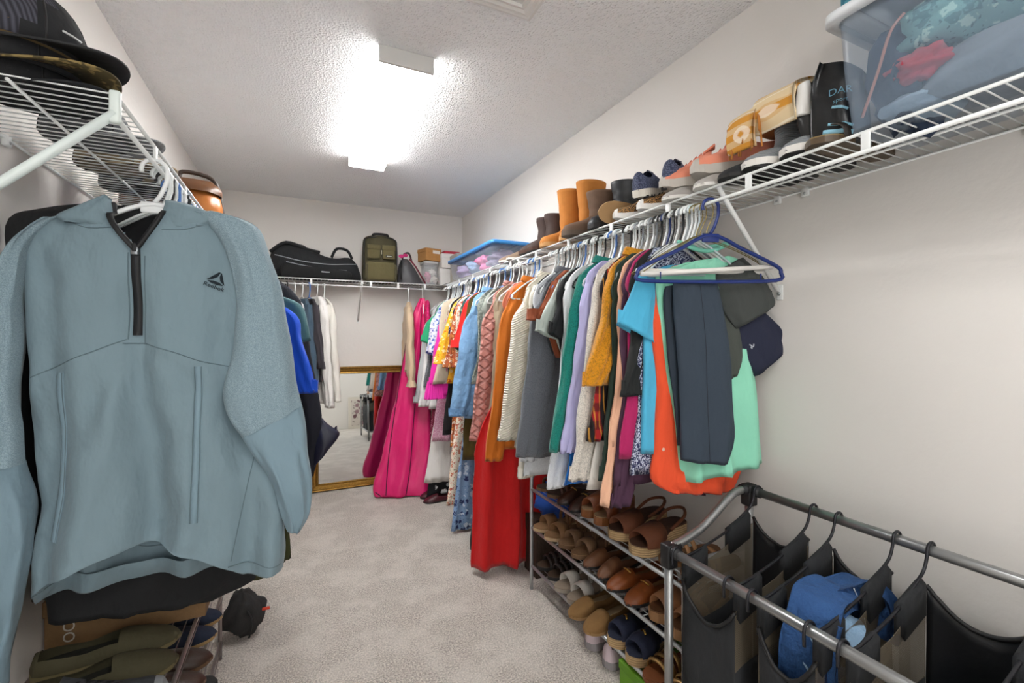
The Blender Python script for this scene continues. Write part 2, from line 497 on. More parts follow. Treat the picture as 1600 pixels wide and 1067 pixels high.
# the near end of the left shelf: capped rails and a thick round brace
lr = bpy.data.objects['wire_shelf.001']; dl = XFL-XL
ob('end_cap', me('end_cap', rbox(-.007, .007, -dl-.009, -dl+.010, -.056, .009, .005), plain('#d3dcd8', .4)), lr)
ob('brace', me('brace', tube([(0, -dl, -.035), (0, -.01, -.33)], .0088, 10), plain('#d9e3e0', .35)), lr)
wire_shelf('white wire shelf on the back wall with the duffel and backpack', (XL, YB, ZD), 0, XR-XL, YB-YF,
           posts=[.72, 1.17, 1.39, 1.62], braces=[1.10], clips=[.9, 1.3])

# ================================================================ hangers
def hanger_vf(rad=.0042, w=.14, hook=.02):
    pts = []
    for k in range(10):
        a = math.radians(195-k*24); pts.append((hook*math.cos(a), 0, -hook+.011+hook*math.sin(a)))
    pts += [(hook*.95, 0, -.045), (.008, 0, -.082), (0, 0, -.102)]
    hk = tube(smooth_pts(pts, 2), rad, 6)
    tri = [(0, 0, -.100), (-w*.5, 0, -.134), (-w*.95, 0, -.184), (-w*1.02, 0, -.202), (-w*.95, 0, -.214),
           (0, 0, -.214), (w*.95, 0, -.214), (w*1.02, 0, -.200), (w*.95, 0, -.182), (w*.5, 0, -.134)]
    return join(hk, tube(smooth_pts(tri, 3, True), rad, 6, True))
HM = {}
HCOL = {'white': ('#e8eceb', .3), 'blue': ('#4f7fc4', .35), 'black': ('#17181b', .4), 'grey': ('#8e9498', .4), 'navy': ('#1b2f6b', .35), 'teal': ('#2f6d7e', .4), 'clear': ('#c9d6dc', .15)}
def hanger(color, loc, rz, where, group):
    if color not in HM:
        HM[color] = me('hanger', hanger_vf(.0042 if color != 'clear' else .0036), plain(*HCOL[color]))
    o = ob('hanger', HM[color], None, loc, (0, 0, rz))
    return tag(o, f'{color if color != "clear" else "translucent pale"} plastic clothes hanger {where}', 'hanger', f'{color} {group}')

# ================================================================ garments
def garment(name, label, cat, loc, rz, mat, hem=-.72, sh=.155, hemw=None, t=.02, sleeve='long', cuff=-.66, spread=.245,
            sw=.095, amp=.012, freq=3, seed=None, collar=None, cuffm=None, group=None, smat=None, neck=.075, ruffle=None, hood=False, band=None, shx=0.0, pocket=False):
    seed = seed if seed is not None else int(abs(loc[0]*311+loc[1]*977))
    r = root(name, label, cat, loc, rz, group)
    hemw = hemw or sh*1.3
    rows = [(-neck, -.116, neck, -.116, .012), (-sh*.74, -.144, sh*.74, -.144, t*.7), (-sh*.92, -.178, sh*.92, -.178, t*.85), (-sh*1.0, -.25, sh*1.0, -.25, t), (-sh*1.06, -.34, sh*1.06, -.34, t),
            (-sh*1.03, -.3+(hem+.3)*.5, sh*1.03, -.3+(hem+.3)*.5, t*1.05), (-(sh+hemw)/2*1.02, -.3+(hem+.3)*.75, (sh+hemw)/2*1.02, -.3+(hem+.3)*.75, t*1.1), (-hemw, hem, hemw, hem, t*1.15)]
    N = 16+int(abs(hem)*10)
    ob('body', me('body', slab(rows, 40, N, amp, freq, seed, lump=.006), mat), r)
    sm = smat or mat
    if sleeve:
        for sg in (-1, 1):
            if sleeve == 'long':
                dz = cuff+.3
                c = [(.06, -.145, .138, -.168, t*.9), (.075, -.24, .165, -.245, t*1.15), (spread-.062-sw, -.34, spread-.062, -.34, t*1.25), (spread-.036-sw, -.3+dz*.4, spread-.036, -.3+dz*.4, t*1.25),
                     (spread-.006-sw*.95, -.3+dz*.75, spread-.006, -.3+dz*.75, t*1.1), (spread-sw*.78+.018, cuff, spread+.018, cuff, t*.9)]
                nn = 22
            elif sleeve == 'short':
                cf = cuff-.10
                c = [(.06, -.145, .138, -.168, t*.9), (.085, -.23, .17, -.235, t*1.1), (.105, -.31, spread-.03, -.30, t*1.15), (.115, cf-.035, spread+.01, cf+.015, t*1.25)]
                nn = 12
            else:   # bell
                c = [(.06, -.145, .138, -.168, t*.9), (.09, -.24, .175, -.24, t*1.1), (.125, -.3+(cuff+.3)*.6, spread-.01, -.3+(cuff+.3)*.6, t), (.115, cuff, spread+.025, cuff, t*1.5)]
                nn = 18
            rw = [(a*sg, b, d*sg, e, f) for a, b, d, e, f in c]
            if sg < 0: rw = [(a, b, d, e, f) for d, e, a, b, f in rw]
            s = ob('sleeve', me('sleeve', slab(rw, 24, nn+6, amp*.7, 2.5, seed+sg, grow=.6, lump=.007), sm), r)
            if cuffm and sleeve == 'long':
                a, b = spread-sw*.8+.018, spread+.02
                x0, x1 = (a, b) if sg > 0 else (-b, -a)
                ob('cuff', me('cuff', slab([(x0, cuff+.045, x1, cuff+.045, t*.95), (x0, cuff-.004, x1, cuff-.004, t*.9)], 16, 5, .001, 5, seed), cuffm), s)
            if ruffle:
                a, b = spread-sw*.85+.012, spread+.02
                x0, x1 = (a, b) if sg > 0 else (-b, -a)
                z0 = cuff+.02
                ob('ruffle', me('ruffle', slab([(x0, z0, x1, z0, t*.8), (x0-.014, z0-ruffle*.5, x1+.012, z0-ruffle*.5, t*1.1), (x0-.026, z0-ruffle, x1+.026, z0-ruffle, t*1.4)], 72, 12, .011, 9, seed, grow=.8), sm), s)
    if collar:
        ring = []
        for z, k in ((-.098, 1.0), (-.108, 1.12), (-.126, 1.22)):
            ring.append([Vector((neck*k*math.cos(a), .020*k*math.sin(a), z+.012*math.cos(a)**2)) for a in [2*PI*i/20 for i in range(20)]])
        ob('collar', me('collar', loft(ring), collar), r)
    if hood:
        ob('hood', me('hood', slab([(-.05, -.095, .05, -.095, .015), (-.11, -.12, .11, -.12, .032), (-.14, -.18, .14, -.18, .04), (-.11, -.24, .11, -.24, .034), (-.03, -.31, .03, -.31, .012)], 22, 12, .006, 2, seed, False, lump=.01), mat), r)
    if band:
        ob('hem_band', me('hem_band', slab([(-hemw*1.005, hem+.05, hemw*1.005, hem+.05, t*1.12), (-hemw*.99, hem-.005, hemw*.99, hem-.005, t*1.1)], 32, 5, .001, 5, seed), band), r)
    return r

W_R = 'on the right wall rail'
def right(u, label, cat, mat, v_hem, v_cuff=None, hc='white', yaw=None, X=.9, Y=None, hem=None, cuff=None, name=None, **kw):
    """hang on the right rail; u, v are the aisle-side edge seen in the photograph"""
    Y = Y or yat(u, X)
    zc = X*SN+Y*CS
    zpx = lambda v: max(HC+(VC-v)/F*zc, .015)-ZR
    if v_hem: hem = zpx(v_hem)
    if v_cuff: cuff = zpx(v_cuff)
    yaw = yaw if yaw is not None else rnd.uniform(-.10, .03)
    kw.setdefault('spread', XF-X)
    if cuff is not None: kw['cuff'] = cuff
    g = garment(name or cat.replace(' ', '_'), label, cat, (XF, Y, ZR), yaw, mat, hem=hem, **kw)
    if hc: hanger(hc, (XF, Y, ZR), yaw, 'holding clothes '+W_R, 'hangers '+W_R)
    return Y

T = .0125
# ---- near part, light blue tee to lavender
right(0, 'plum purple long sleeved top whose cuff has a thumb hole, right rail', 'top', cloth('#4a2c43'), 760, 795, 'black', Y=1.20, X=.95, t=T)
right(0, 'peach pink long sleeved knit top beside plum one, right rail', 'top', cloth('#f0b999'), 700, 792, 'black', Y=1.222, X=.93, t=T, sw=.075)
right(0, 'magenta long sleeved top with pink hem on the right rail', 'top', cloth('#b01a5e'), 715, 712, 'navy', Y=1.182, X=.985, t=T, hem=-.76, cuff=-.74)
right(0, 'navy and white speckled blouse behind the light blue tee', 'blouse', speckle('#252d58', '#c9cfe2', 190), 745, None, 'black', Y=1.15, X=.97, t=T, sleeve=None, sh=.13, hem=-.80, cuff=-.36)
right(0, 'black long sleeved top between mustard sweater and blue tee', 'top', cloth('#1d2020'), 620, 618, 'black', Y=1.165, X=.955, t=T, hem=-.6, cuff=-.62)
right(0, 'dark forest green long cardigan beside the mustard sweater', 'cardigan', cloth('#24382f'), 748, 752, 'white', Y=1.262, X=.945, t=T, hem=-.80, cuff=-.80)
right(0, 'white ruffle hem blouse below the plaid shirt, right rail', 'blouse', cloth('#e9e4dc'), 766, None, 'white', Y=1.338, X=.95, t=T, sleeve=None, sh=.13, hem=-.86, hemw=.21, amp=.012, freq=5)
right(0, 'red and black plaid flannel shirt showing under mustard sweater', 'shirt', plaid('#a81f22', '#1b1416', '#e0a03c'), 690, 690, 'grey', Y=1.318, X=.93, t=T, hem=-.70, cuff=-.70)
right(0, 'mustard yellow knit sweater on the right wall rail', 'sweater', fuzzy('#e49a14'), 604, 604, 'white', Y=1.292, X=.905, t=T*1.2, hem=-.52, cuff=-.545, collar=fuzzy('#e49a14'))
right(901, 'cream fuzzy long cardigan next to lavender top, right rail', 'cardigan', fuzzy('#ece5da', 210), 740, 752, 'white', t=T*1.25, sw=.10)
right(886, 'lavender long sleeved top beside the teal sweater', 'top', cloth('#b9b6e2'), 708, 710, 'clear', t=T, sw=.09)
right(0, 'bright blue top showing below the lavender sleeve', 'top', cloth('#1678d8'), 760, None, 'blue', Y=1.475, X=.93, t=T, sleeve=None, sh=.13, hemw=.22)
right(868, 'teal green boucle sweater on the right wall rail', 'sweater', fuzzy('#04897a', 230), 700, 707, 'white', X=.88, t=T*1.5, sw=.12, collar=fuzzy('#04897a', 230))
right(0, 'light heather grey joggers sweatshirt with long hanging sleeves', 'sweatshirt', heather('#cfd2d6', '#e9ebed'), 740, 762, 'white', Y=1.575, X=.915, t=T, hem=-.80, cuff=-.93, cuffm=heather('#cfd2d6', '#e9ebed'))
right(0, 'black tee beside the teal sweater on the right rail', 'tee', cloth('#17181b'), 600, None, 'black', Y=1.61, X=.94, hemw=.12, sh=.15, t=T, sleeve='short', cuff=-.31, hem=-.62)
right(0, 'pale grey green tee with rolled sleeve, right rail', 'tee', cloth('#b3bdb6'), 560, None, 'white', Y=1.655, X=.905, t=T*1.3, sleeve='short', hemw=.12, sh=.15, cuff=-.30, hem=-.66, sw=.1)
right(0, 'rust brown blouse with ruffled sleeve on the right rail', 'blouse', cloth('#8a4220', .3), 560, None, 'grey', Y=1.715, X=.905, t=T*1.5, sleeve='bell', cuff=-.34, hemw=.12, sh=.15, amp=.026, freq=6)
right(0, 'dark grey tee beside the rust ruffled blouse', 'tee', cloth('#4a4d50'), 560, None, 'black', Y=1.745, hemw=.12, sh=.15, X=.96, t=T, sleeve='short', cuff=-.3, hem=-.62)
right(812, 'charcoal grey fleece jacket with a zip on the right rail', 'jacket', fuzzy('#6c7078', 300), 718, 715, 'white', X=.872, t=T*1.8, sw=.15, cuff=None, collar=fuzzy('#6c7078', 300))
right(0, 'pale heather grey sweatshirt peeking out below charcoal fleece', 'sweatshirt', heather('#c5c9ce', '#e2e5e8'), 745, None, 'white', Y=1.835, X=.93, t=T, hem=-.98, cuff=-.98, hemw=.215)
right(0, 'ivory hooded sweatshirt between cable knit and charcoal fleece', 'sweatshirt', cloth('#e3ddcf'), 720, 745, 'white', Y=1.89, X=.935, t=T*1.2, hem=-.90, cuff=-1.0, cuffm=cloth('#e3ddcf'))
right(0, 'off white long knit cardigan behind the ivory hooded sweatshirt', 'cardigan', cloth('#d9d2c2'), 715, 700, 'clear', Y=1.925, X=.945, t=T, hem=-.86, cuff=-.90)
right(783, 'cream ribbed chunky knit sweater on the right rail', 'sweater', knit('#e6dfce', 100, .5), 690, 688, 'white', t=T*2.0, sw=.15, X=.862, collar=knit('#e6dfce', 100, .5))
right(0, 'black skirt hanging low beside the red maxi dress', 'skirt', cloth('#141417'), 740, None, 'black', Y=1.86, X=.93, t=T, sleeve=None, hem=-1.13, sh=.15, hemw=.17)
right(765, 'burnt orange corduroy overshirt on the right wall rail', 'shirt', cloth('#c96c10', .2), 705, 722, 'blue', X=.872, t=T*1.6, sw=.12, collar=cloth('#c96c10', .2))
right(0, 'salmon pink tee beside the dark grey collar', 'tee', cloth('#d98b6e'), 560, None, 'blue', Y=2.17, X=.96, t=T, sleeve='short', cuff=-.3, hem=-.6)
# red maxi dress
rd = root('maxi_dress', 'plain red maxi dress reaching almost to the carpet', 'dress', (XF-.03, 2.265, ZR), -.12)
ob('body', me('body', slab([(-.02, -.112, .08, -.112, .010), (-.04, -.16, .14, -.16, .02), (-.03, -.45, .15, -.45, .024), (-.14, -.75, .2, -.75, .03), (-.245, -1.0, .24, -1.0, .036), (-.262, -1.35, .25, -1.35, .042), (-.272, -1.655, .255, -1.655, .046)], 56, 40, .03, 3.2, 5, lump=.006, grow=.8), cloth('#c00808', .06)), rd)
hanger('white', (XF, 2.265, ZR), -.12, 'holding clothes '+W_R, 'hangers '+W_R)
right(0, 'beige trench style jacket beside the pink quilted one', 'jacket', cloth('#b3a68c'), 690, 690, 'white', Y=2.315, X=.945, t=T, hem=-1.02, cuff=-.9)
right(738, 'dusty pink quilted jacket on the right wall rail', 'jacket', quilt('#cf8d82'), 690, 688, 'white', X=.868, t=T*2.1, sw=.14, collar=quilt('#cf8d82'))
right(0, 'grey green lightweight blouse beside the denim jacket', 'blouse', cloth('#8e948c', .25), 600, 610, 'clear', Y=2.47, X=.95, t=T*1.2, hem=-.78, cuff=-.6)
right(0, 'sage striped blouse between the denim and quilted jackets', 'blouse', speckle('#7f877f', '#a9aea6', 90), 600, 600, 'blue', Y=2.56, X=.955, t=T, hem=-.8, cuff=-.55)
right(0, 'olive green trousers hanging below the denim jacket', 'trousers', cloth('#5a4a18'), 720, None, 'black', Y=2.74, X=.93, t=T*1.2, sleeve=None, hem=-1.17, sh=.17, hemw=.20)
right(707, 'light blue padded denim jacket on the right wall rail', 'jacket', denim('#6f9cc8', '#a4c3e0'), 655, 650, 'white', t=T*2.3, sw=.16, X=.86, collar=denim('#6f9cc8', '#a4c3e0'), cuffm=denim('#5f8cba', '#94b3d4'))
right(0, 'bright red blouse between floral blouse and denim jacket', 'blouse', cloth('#ea150c', .1), 560, None, 'white', Y=2.80, X=.905, t=T*1.9, sleeve='bell', cuff=-.48, hem=-.55, sw=.11)
right(0, 'cream dress with small rust flowers, hem above the carpet', 'dress', floral('#eadbc8', '#b04a38', '#c8684a', 42), 790, None, 'white', Y=2.93, X=.915, t=T*1.6, sleeve=None, hem=-1.47, sh=.17, hemw=.24)
right(0, 'dark green leafy print blouse beside the red blouse', 'blouse', floral('#1d4a46', '#6e9a78', '#a3b98c', 30, '#12302f'), 620, None, 'white', Y=2.87, X=.94, t=T*1.3, sleeve='short', cuff=-.4, hem=-.82)
right(0, 'rust and white floral dress beside the yellow floral blouse', 'dress', floral('#b4552c', '#f0dfcc', '#e39a54', 46), 700, None, 'white', Y=2.98, X=.91, t=T*1.6, sleeve='bell', cuff=-.62, hem=-.98)
right(0, 'navy dotted blouse with white spots on the right rail', 'blouse', speckle('#1f2450', '#d8d4e4', 70, .6), 560, None, 'blue', Y=3.03, X=.95, t=T, sleeve='short', cuff=-.3, hem=-.7)
right(0, 'yellow and orange floral blouse with wide sleeve, right rail', 'blouse', floral('#f0b221', '#fbe6b0', '#d5601c', 34, '#e27f1a'), 600, None, 'white', Y=3.075, X=.87, t=T*1.9, sleeve='bell', cuff=-.60, hem=-1.12, sw=.11)
right(0, 'black bodysuit dress behind the yellow floral blouse', 'dress', cloth('#1a1518'), 680, None, 'black', Y=3.14, X=.93, t=T*1.2, sleeve=None, hem=-1.0, sh=.16)
right(0, 'long blue floral maxi dress reaching the carpet', 'dress', floral('#7f9cc0', '#1f2c5c', '#c9d6e6', 26, '#5a79a8'), 830, None, 'white', Y=2.845, X=.89, t=T*1.7, sleeve=None, hem=-1.66, sh=.15, hemw=.24, amp=.016, freq=5)
right(0, 'white and rust ditsy print long shirt on the right rail', 'shirt', floral('#efe7da', '#b58463', '#d1a789', 60, '#cbb79d'), 560, None, 'white', Y=3.18, X=.93, t=T*1.2, hem=-.62, cuff=-.5)
right(0, 'beige long knit vest next to the hot pink blouse', 'vest', cloth('#cdbfa8'), 600, None, 'white', Y=3.225, X=.915, t=T*1.3, sleeve=None, hem=-1.08, sh=.20)
right(672, 'hot pink blouse with ruffled cuffs on the right rail', 'blouse', cloth('#ea2aa8', .15), 620, 600, 'white', t=T*2.1, sw=.13, X=.87, ruffle=.13)
right(0, 'pale pink patterned skirt below the hot pink ruffle', 'skirt', speckle('#dd9ab8', '#f0c9d8', 120), 690, None, 'white', Y=3.40, X=.92, t=T*1.2, sleeve=None, hem=-1.16, sh=.15, hemw=.22)
right(0, 'blue and white patterned blouse beside the hot pink one', 'blouse', floral('#e7edf6', '#2b4fb4', '#5f86d8', 40, '#3c63c6'), 560, None, 'white', Y=3.445, X=.90, t=T*1.6, sleeve='short', cuff=-.45, hem=-.9)
right(0, 'white pleated skirt above the black and white floral dress', 'skirt', cloth('#e6e3df'), 755, None, 'white', Y=3.475, X=.90, t=T*1.5, sleeve=None, hem=-1.36, sh=.15, hemw=.26, amp=.012, freq=8)
right(0, 'black dress with large white flowers, hem near the carpet', 'dress', floral('#15171c', '#e6e8ea', '#cdd3d8', 13, '#15171c'), 785, None, 'white', Y=3.505, X=.91, t=T*1.3, sleeve=None, hem=-1.60, sh=.15, hemw=.23)
right(0, 'green tee with short sleeve on the right rail', 'tee', cloth('#239b6a'), 540, None, 'white', Y=3.50, X=.87, t=T*1.4, sleeve='short', cuff=-.36, hem=-.64)
right(0, 'charcoal marled cardigan behind the blue patterned blouse', 'cardigan', heather('#3e4146', '#85898f', 260), 600, 605, 'black', Y=3.53, X=.90, t=T, hem=-.9, cuff=-.86)
right(0, 'white long sleeved blouse with full cuffs, right rail', 'blouse', cloth('#e9e9e8'), 640, 636, 'white', Y=3.555, X=.87, t=T*1.7, hem=-1.0, cuff=-.97, sw=.11)
right(0, 'maroon dotted dress behind the white pleated skirt', 'dress', speckle('#6d1231', '#c98fa3', 80, .62), 700, None, 'clear', Y=3.58, X=.90, t=T, sleeve=None, hem=-1.25, sh=.15)
right(0, 'pale grey cardigan closest to the pink garment bag', 'cardigan', cloth('#b9bbbe'), 636, 630, 'white', Y=3.60, X=.85, t=T*1.5, hem=-.95, cuff=-.93, sw=.1)
right(0, 'pale blush trousers hanging near the pink garment bag', 'trousers', cloth('#d9c4c0'), 780, None, 'white', Y=3.63, X=.92, t=T, sleeve=None, hem=-1.58, sh=.12, hemw=.13)
# spare hangers crowding the rail
for i, (y, c) in enumerate([(1.245, 'grey'), (1.36, 'white'), (1.385, 'black'), (1.44, 'white'), (1.50, 'white'), (1.545, 'black'), (1.59, 'white'), (1.63, 'white'), (1.69, 'blue'), (1.735, 'white'),
                            (1.80, 'white'), (1.825, 'grey'), (2.10, 'white'), (2.13, 'clear'), (2.20, 'white'), (2.44, 'white'), (2.48, 'blue'), (2.57, 'clear'), (2.65, 'white'), (2.70, 'white'), (2.83, 'blue'),
                            (2.90, 'clear'), (3.06, 'white'), (3.28, 'white'), (3.31, 'white'), (3.34, 'blue'), (3.72, 'white'), (3.75, 'white')]):
    hanger(c, (XF, y, ZR), rnd.uniform(-.25, .12), 'hanging empty '+W_R, 'empty hangers '+W_R)

# ================================================================ the near end of the right rail
def traced(name, label, cat, pl, parts, group=None):
    """a hanging thing whose outline was taken from the photograph on its own hanging plane"""
    r = root(name, label, cat, (*pl.o, pl.oz), pl.yaw, group)
    out = []
    for nm, rows, mat, kw in parts:
        vf = slab(pl.rows(rows), **kw); out.append((ob(nm, me(nm, vf, mat), r), vf))
    return r, out
M_MINT = cloth('#8fd9bb', .1)
pm = Plane(XF+.03, 1.075, -.33, ZR)
r, _ = traced('tee', 'mint green scoop neck top, longest of the near hanging tops', 'top', pm, [
    ('body', [(1072, 410, 1142, 400, .012), (1030, 425, 1165, 410, .02), (1024, 445, 1178, 440, .024), (1032, 520, 1172, 520, .03), (1044, 600, 1180, 590, .034), (1056, 680, 1186, 670, .038), (1060, 752, 1190, 722, .042)],
     M_MINT, dict(M=44, N=26, amp=.014, freq=3, seed=3))])
nk = [Vector((.085*math.cos(a)+.02, .016*math.sin(a)-.004, -.105-.030*(1-math.cos(a)**2)*(1 if math.sin(a) < 0 else .4))) for a in [2*PI*k/28 for k in range(28)]]
ob('neckband', me('neckband', tube(nk, .007, 6, True), cloth('#7cc9b4', .1)), r)
hanger('white', (XF, 1.075, ZR), -.33, 'holding clothes '+W_R, 'hangers '+W_R)
po = Plane(XF+.02, 1.10, -.26, ZR)
r, (b,) = traced('shirt', 'orange red shirt showing below and behind the mint top', 'shirt', po, [
    ('body', [(1052, 415, 1130, 405, .012), (1022, 440, 1150, 430, .016), (1018, 520, 1160, 520, .02), (1024, 600, 1165, 600, .02), (1020, 690, 1168, 690, .024), (1016, 748, 1150, 748, .026), (1050, 770, 1140, 768, .02)],
     cloth('#f0532a', .1), dict(M=36, N=24, amp=.01, freq=3, seed=8))])
ob('button', me('button', xf(ellipsoid(0, 0, 0, .006, .003, .006, 12, 6), Matrix.Translation((*[po.hit(1032, 700)[0]], Skin(b[1]).y(*po.hit(1032, 700)), po.hit(1032, 700)[1]))), plain('#f6cdbb', .3)), r)
hanger('grey', (XF, 1.10, ZR), -.26, 'holding clothes '+W_R, 'hangers '+W_R)
pb = Plane(XF, 1.125, -.16, ZR)
M_SKY = cloth('#4fb4dc', .1)
traced('tee', 'light blue tee with its short sleeve spread toward the aisle', 'tee', pb, [
    ('body', [(1040, 415, 1110, 410, .012), (1015, 428, 1125, 425, .018), (1006, 470, 1130, 470, .02), (1004, 560, 1130, 560, .018), (1003, 640, 1126, 640, .02), (1000, 708, 1124, 710, .022)], M_SKY, dict(M=32, N=22, amp=.008, freq=3, seed=4)),
    ('sleeve', [(1018, 425, 1030, 440, .012), (1000, 428, 1026, 470, .02), (982, 465, 1028, 515, .026), (965, 507, 1025, 540, .028)], M_SKY, dict(M=24, N=12, amp=.004, freq=2, seed=5))])
hanger('black', (XF, 1.125, ZR), -.16, 'holding clothes '+W_R, 'hangers '+W_R)

# slate trousers folded over a hanger bar, dark shorts, on wire hangers
pp = Plane(XF+.015, 1.02, -.33, ZR)
M_SLATE = cloth('#323e4b', .1)
r, (a1, a2) = traced('trousers', 'slate blue trousers folded over a hanger bar', 'trousers', pp, [
    ('leg', [(1054, 440, 1120, 440, .012), (1052, 452, 1124, 452, .016), (1056, 520, 1136, 520, .018), (1062, 600, 1142, 600, .019), (1064, 680, 1147, 680, .02), (1064, 719, 1136, 725, .02)], M_SLATE, dict(M=34, N=22, amp=.005, freq=2, seed=2)),
    ('leg', [(1046, 446, 1080, 440, .010, .03), (1044, 470, 1090, 470, .014, .03), (1050, 560, 1110, 560, .014, .03), (1060, 640, 1142, 640, .014, .03), (1066, 700, 1148, 690, .014, .03)], cloth('#27323e', .1), dict(M=26, N=18, amp=.005, freq=2, seed=12))])
sk = Skin(a1[1])
ob('seam', me('seam', ribbon(sk, [pp.hit(*q) for q in ((1090, 446), (1098, 520), (1100, 600), (1104, 720))], .002, .001), cloth('#1d2630')), r)
pg = Plane(XF+.02, 1.045, -.33, ZR)
traced('shorts', 'dark olive grey shorts folded over a hanger behind the slate trousers', 'shorts', pg, [
    ('leg', [(1118, 425, 1162, 402, .010), (1118, 440, 1185, 425, .018), (1124, 462, 1200, 452, .024), (1132, 490, 1208, 470, .026), (1148, 514, 1206, 478, .024)], cloth('#3f4341', .1), dict(M=28, N=14, amp=.005, freq=2, seed=7)),
    ('leg', [(1118, 470, 1150, 480, .012, .015), (1126, 520, 1160, 520, .018, .015), (1132, 560, 1166, 560, .018, .015), (1138, 598, 1160, 580, .014, .015)], cloth('#464b46', .1), dict(M=22, N=12, amp=.004, freq=2, seed=9))])
pn = Plane(XF+.03, 1.06, -.30, ZR)
r, (a1,) = traced('shorts', 'navy shorts with a small pale emblem behind the grey shorts', 'shorts', pn, [
    ('leg', [(1128, 480, 1160, 470, .012), (1134, 505, 1190, 486, .022), (1144, 530, 1215, 510, .026), (1158, 562, 1235, 530, .028), (1178, 588, 1234, 536, .026)], cloth('#1c2138', .1), dict(M=26, N=14, amp=.005, freq=2, seed=11))])
hx, hz = pn.hit(1167, 541); sk = Skin(a1[1])
em = join(ribbon(sk, [(hx-.008, hz+.006), (hx, hz+.002), (hx+.002, hz-.008)], .0035), ribbon(sk, [(hx-.004, hz-.004), (hx+.006, hz), (hx+.007, hz+.008)], .0035))
ob('emblem', me('emblem', em, plain('#b9bdc6', .5)), r)
hanger('clear', (XF, 1.06, ZR), -.3, 'holding clothes '+W_R, 'hangers '+W_R)
# the navy hanger hanging empty in front
def big_hanger(ox, oy, yaw, col, label):
    w = .215; rad = .006
    hk = [(.026*math.cos(math.radians(200-k*24)), 0, -.015+.026*math.sin(math.radians(200-k*24))) for k in range(10)]
    hk += [(.024, 0, -.04), (.012, 0, -.075), (0, 0, -.095)]
    r = root('hanger', label, 'hanger', (ox, oy, ZR), yaw)
    ob('hook', me('hook', tube(smooth_pts(hk, 2), rad*.85, 8), col), r)
    body = [(-.0, 0, -.10), (-w*.5, 0, -.150), (-w, 0, -.200), (-w*1.08, 0, -.222), (-w, 0, -.242), (0, 0, -.243), (w, 0, -.236), (w*1.08, 0, -.212), (w, 0, -.190), (w*.5, 0, -.142)]
    ob('shoulder_bar', me('shoulder_bar', tube(smooth_pts(body, 4, True), rad, 8, True), col), r)
    ob('gusset', me('gusset', rbox(-.028, .028, -.003, .003, -.122, -.095, .003), col), r)
    for x in (-.16, .165):
        ob('strap_notch', me('strap_notch', tube([(x, 0, -.236), (x, 0, -.215)], .0022, 6), col), r)
    return r
big_hanger(XF, .995, -.33, plain('#1a2f72', .3), 'empty navy blue plastic hanger at the front of the right rail')
def wire_hanger(ox, oy, yaw, label, tubed=True, tilt=0.0):
    r = root('wire_hanger', label, 'hanger', (ox, oy, ZR), yaw)
    w = .21; g = plain('#8a7a45', .35, .8)
    hk = [(.022*math.cos(math.radians(200-k*24)), 0, -.014+.022*math.sin(math.radians(200-k*24))) for k in range(10)]+[(.02, 0, -.04), (.004, .001, -.075), (0, 0, -.098)]
    ob('hook', me('hook', tube(smooth_pts(hk, 2), .0017, 6), g), r)
    ob('shoulder_wire', me('shoulder_wire', tube(smooth_pts([(-w, 0, -.212-tilt), (-w*.5, 0, -.146), (-.02, 0, -.100), (.0, 0, -.094), (.02, 0, -.100), (w*.6, 0, -.135), (w, 0, -.178), (w*1.02, 0, -.198+tilt)], 4), .0015, 6), g), r)
    if tubed:
        ob('cardboard_tube', me('cardboard_tube', tube([(-w, 0, -.214-tilt), (w*1.02, 0, -.198+tilt)], .0075, 12), plain('#e8e5df', .7)), r)
    else:
        ob('bottom_wire', me('bottom_wire', tube([(-w, 0, -.214-tilt), (w*1.02, 0, -.198+tilt)], .0015, 6), g), r)
    return r
wire_hanger(XF, 1.010, -.345, 'brass wire hanger with a white cardboard tube behind the navy hanger', True, .006)
wire_hanger(XF, 1.035, -.30, 'brass wire hanger with a paler tube holding the slate trousers', True, -.006)
wire_hanger(XF, 1.050, -.36, 'bare brass wire hanger beside the navy hanger', False)
for y in (1.09, 1.11, 1.145, 1.17, 1.2):
    hanger('white' if y != 1.17 else 'grey', (XF, y, ZR), rnd.uniform(-.3, -.1), 'hanging empty '+W_R, 'empty hangers '+W_R)

# ================================================================ the grey half-zip hoodie on the left rail
ZL = ZD+.018-.044
pj = Plane(XFL, 1.39, 0, ZL)
M_J = cloth('#768b94', .04, .3, 900); M_JH = heather('#6b818b', '#93a7b0', 520); M_J2 = cloth('#7a929e', .04, .3, 900)
r = root('half_zip_hoodie', 'grey blue half-zip hoodie with black zip hanging on the left rail', 'hoodie', (XFL, 1.39, ZL), 0)
cx0, cx1 = pj.hit(45, 900)[0], pj.hit(447, 900)[0]
FX, FZ = pj.hit(226, 528)
def jpost(v, g, c, s):
    if s < 0:
        q = max(0, min(1, (v.x-cx0)/(cx1-cx0)))
        lift = .115*max(0, math.sin(PI*min(1, q*1.25)))**.8*max(0, (g-.55)/.45)**1.6
        v.z += lift
        v.y -= .015*g*math.sin(PI*q)
        dx, dz = v.x-FX, FZ-v.z; rr = math.hypot(dx, dz)
        if dz > 0:
            th = math.atan2(dx, dz)
            v.y += .042*min(rr/.35, 1)*(math.sin(th*9+.6)+.5*math.sin(th*15+2))*math.exp(-(th/.8)**2)*.5
    else:
        v.z -= .012*max(0, (g-.6)/.4)
    return v
jrows = pj.rows([(120, 336, 325, 334, .022), (66, 350, 366, 346, .042), (42, 400, 388, 400, .052), (44, 500, 384, 500, .056), (48, 600, 400, 600, .06), (58, 700, 428, 690, .062), (64, 800, 444, 775, .064), (58, 885, 446, 838, .066), (52, 938, 442, 880, .066)])
bv, bf = slab(jrows, 120, 90, .026, 2.7, 41, True, jpost, 1.5, lump=.007)
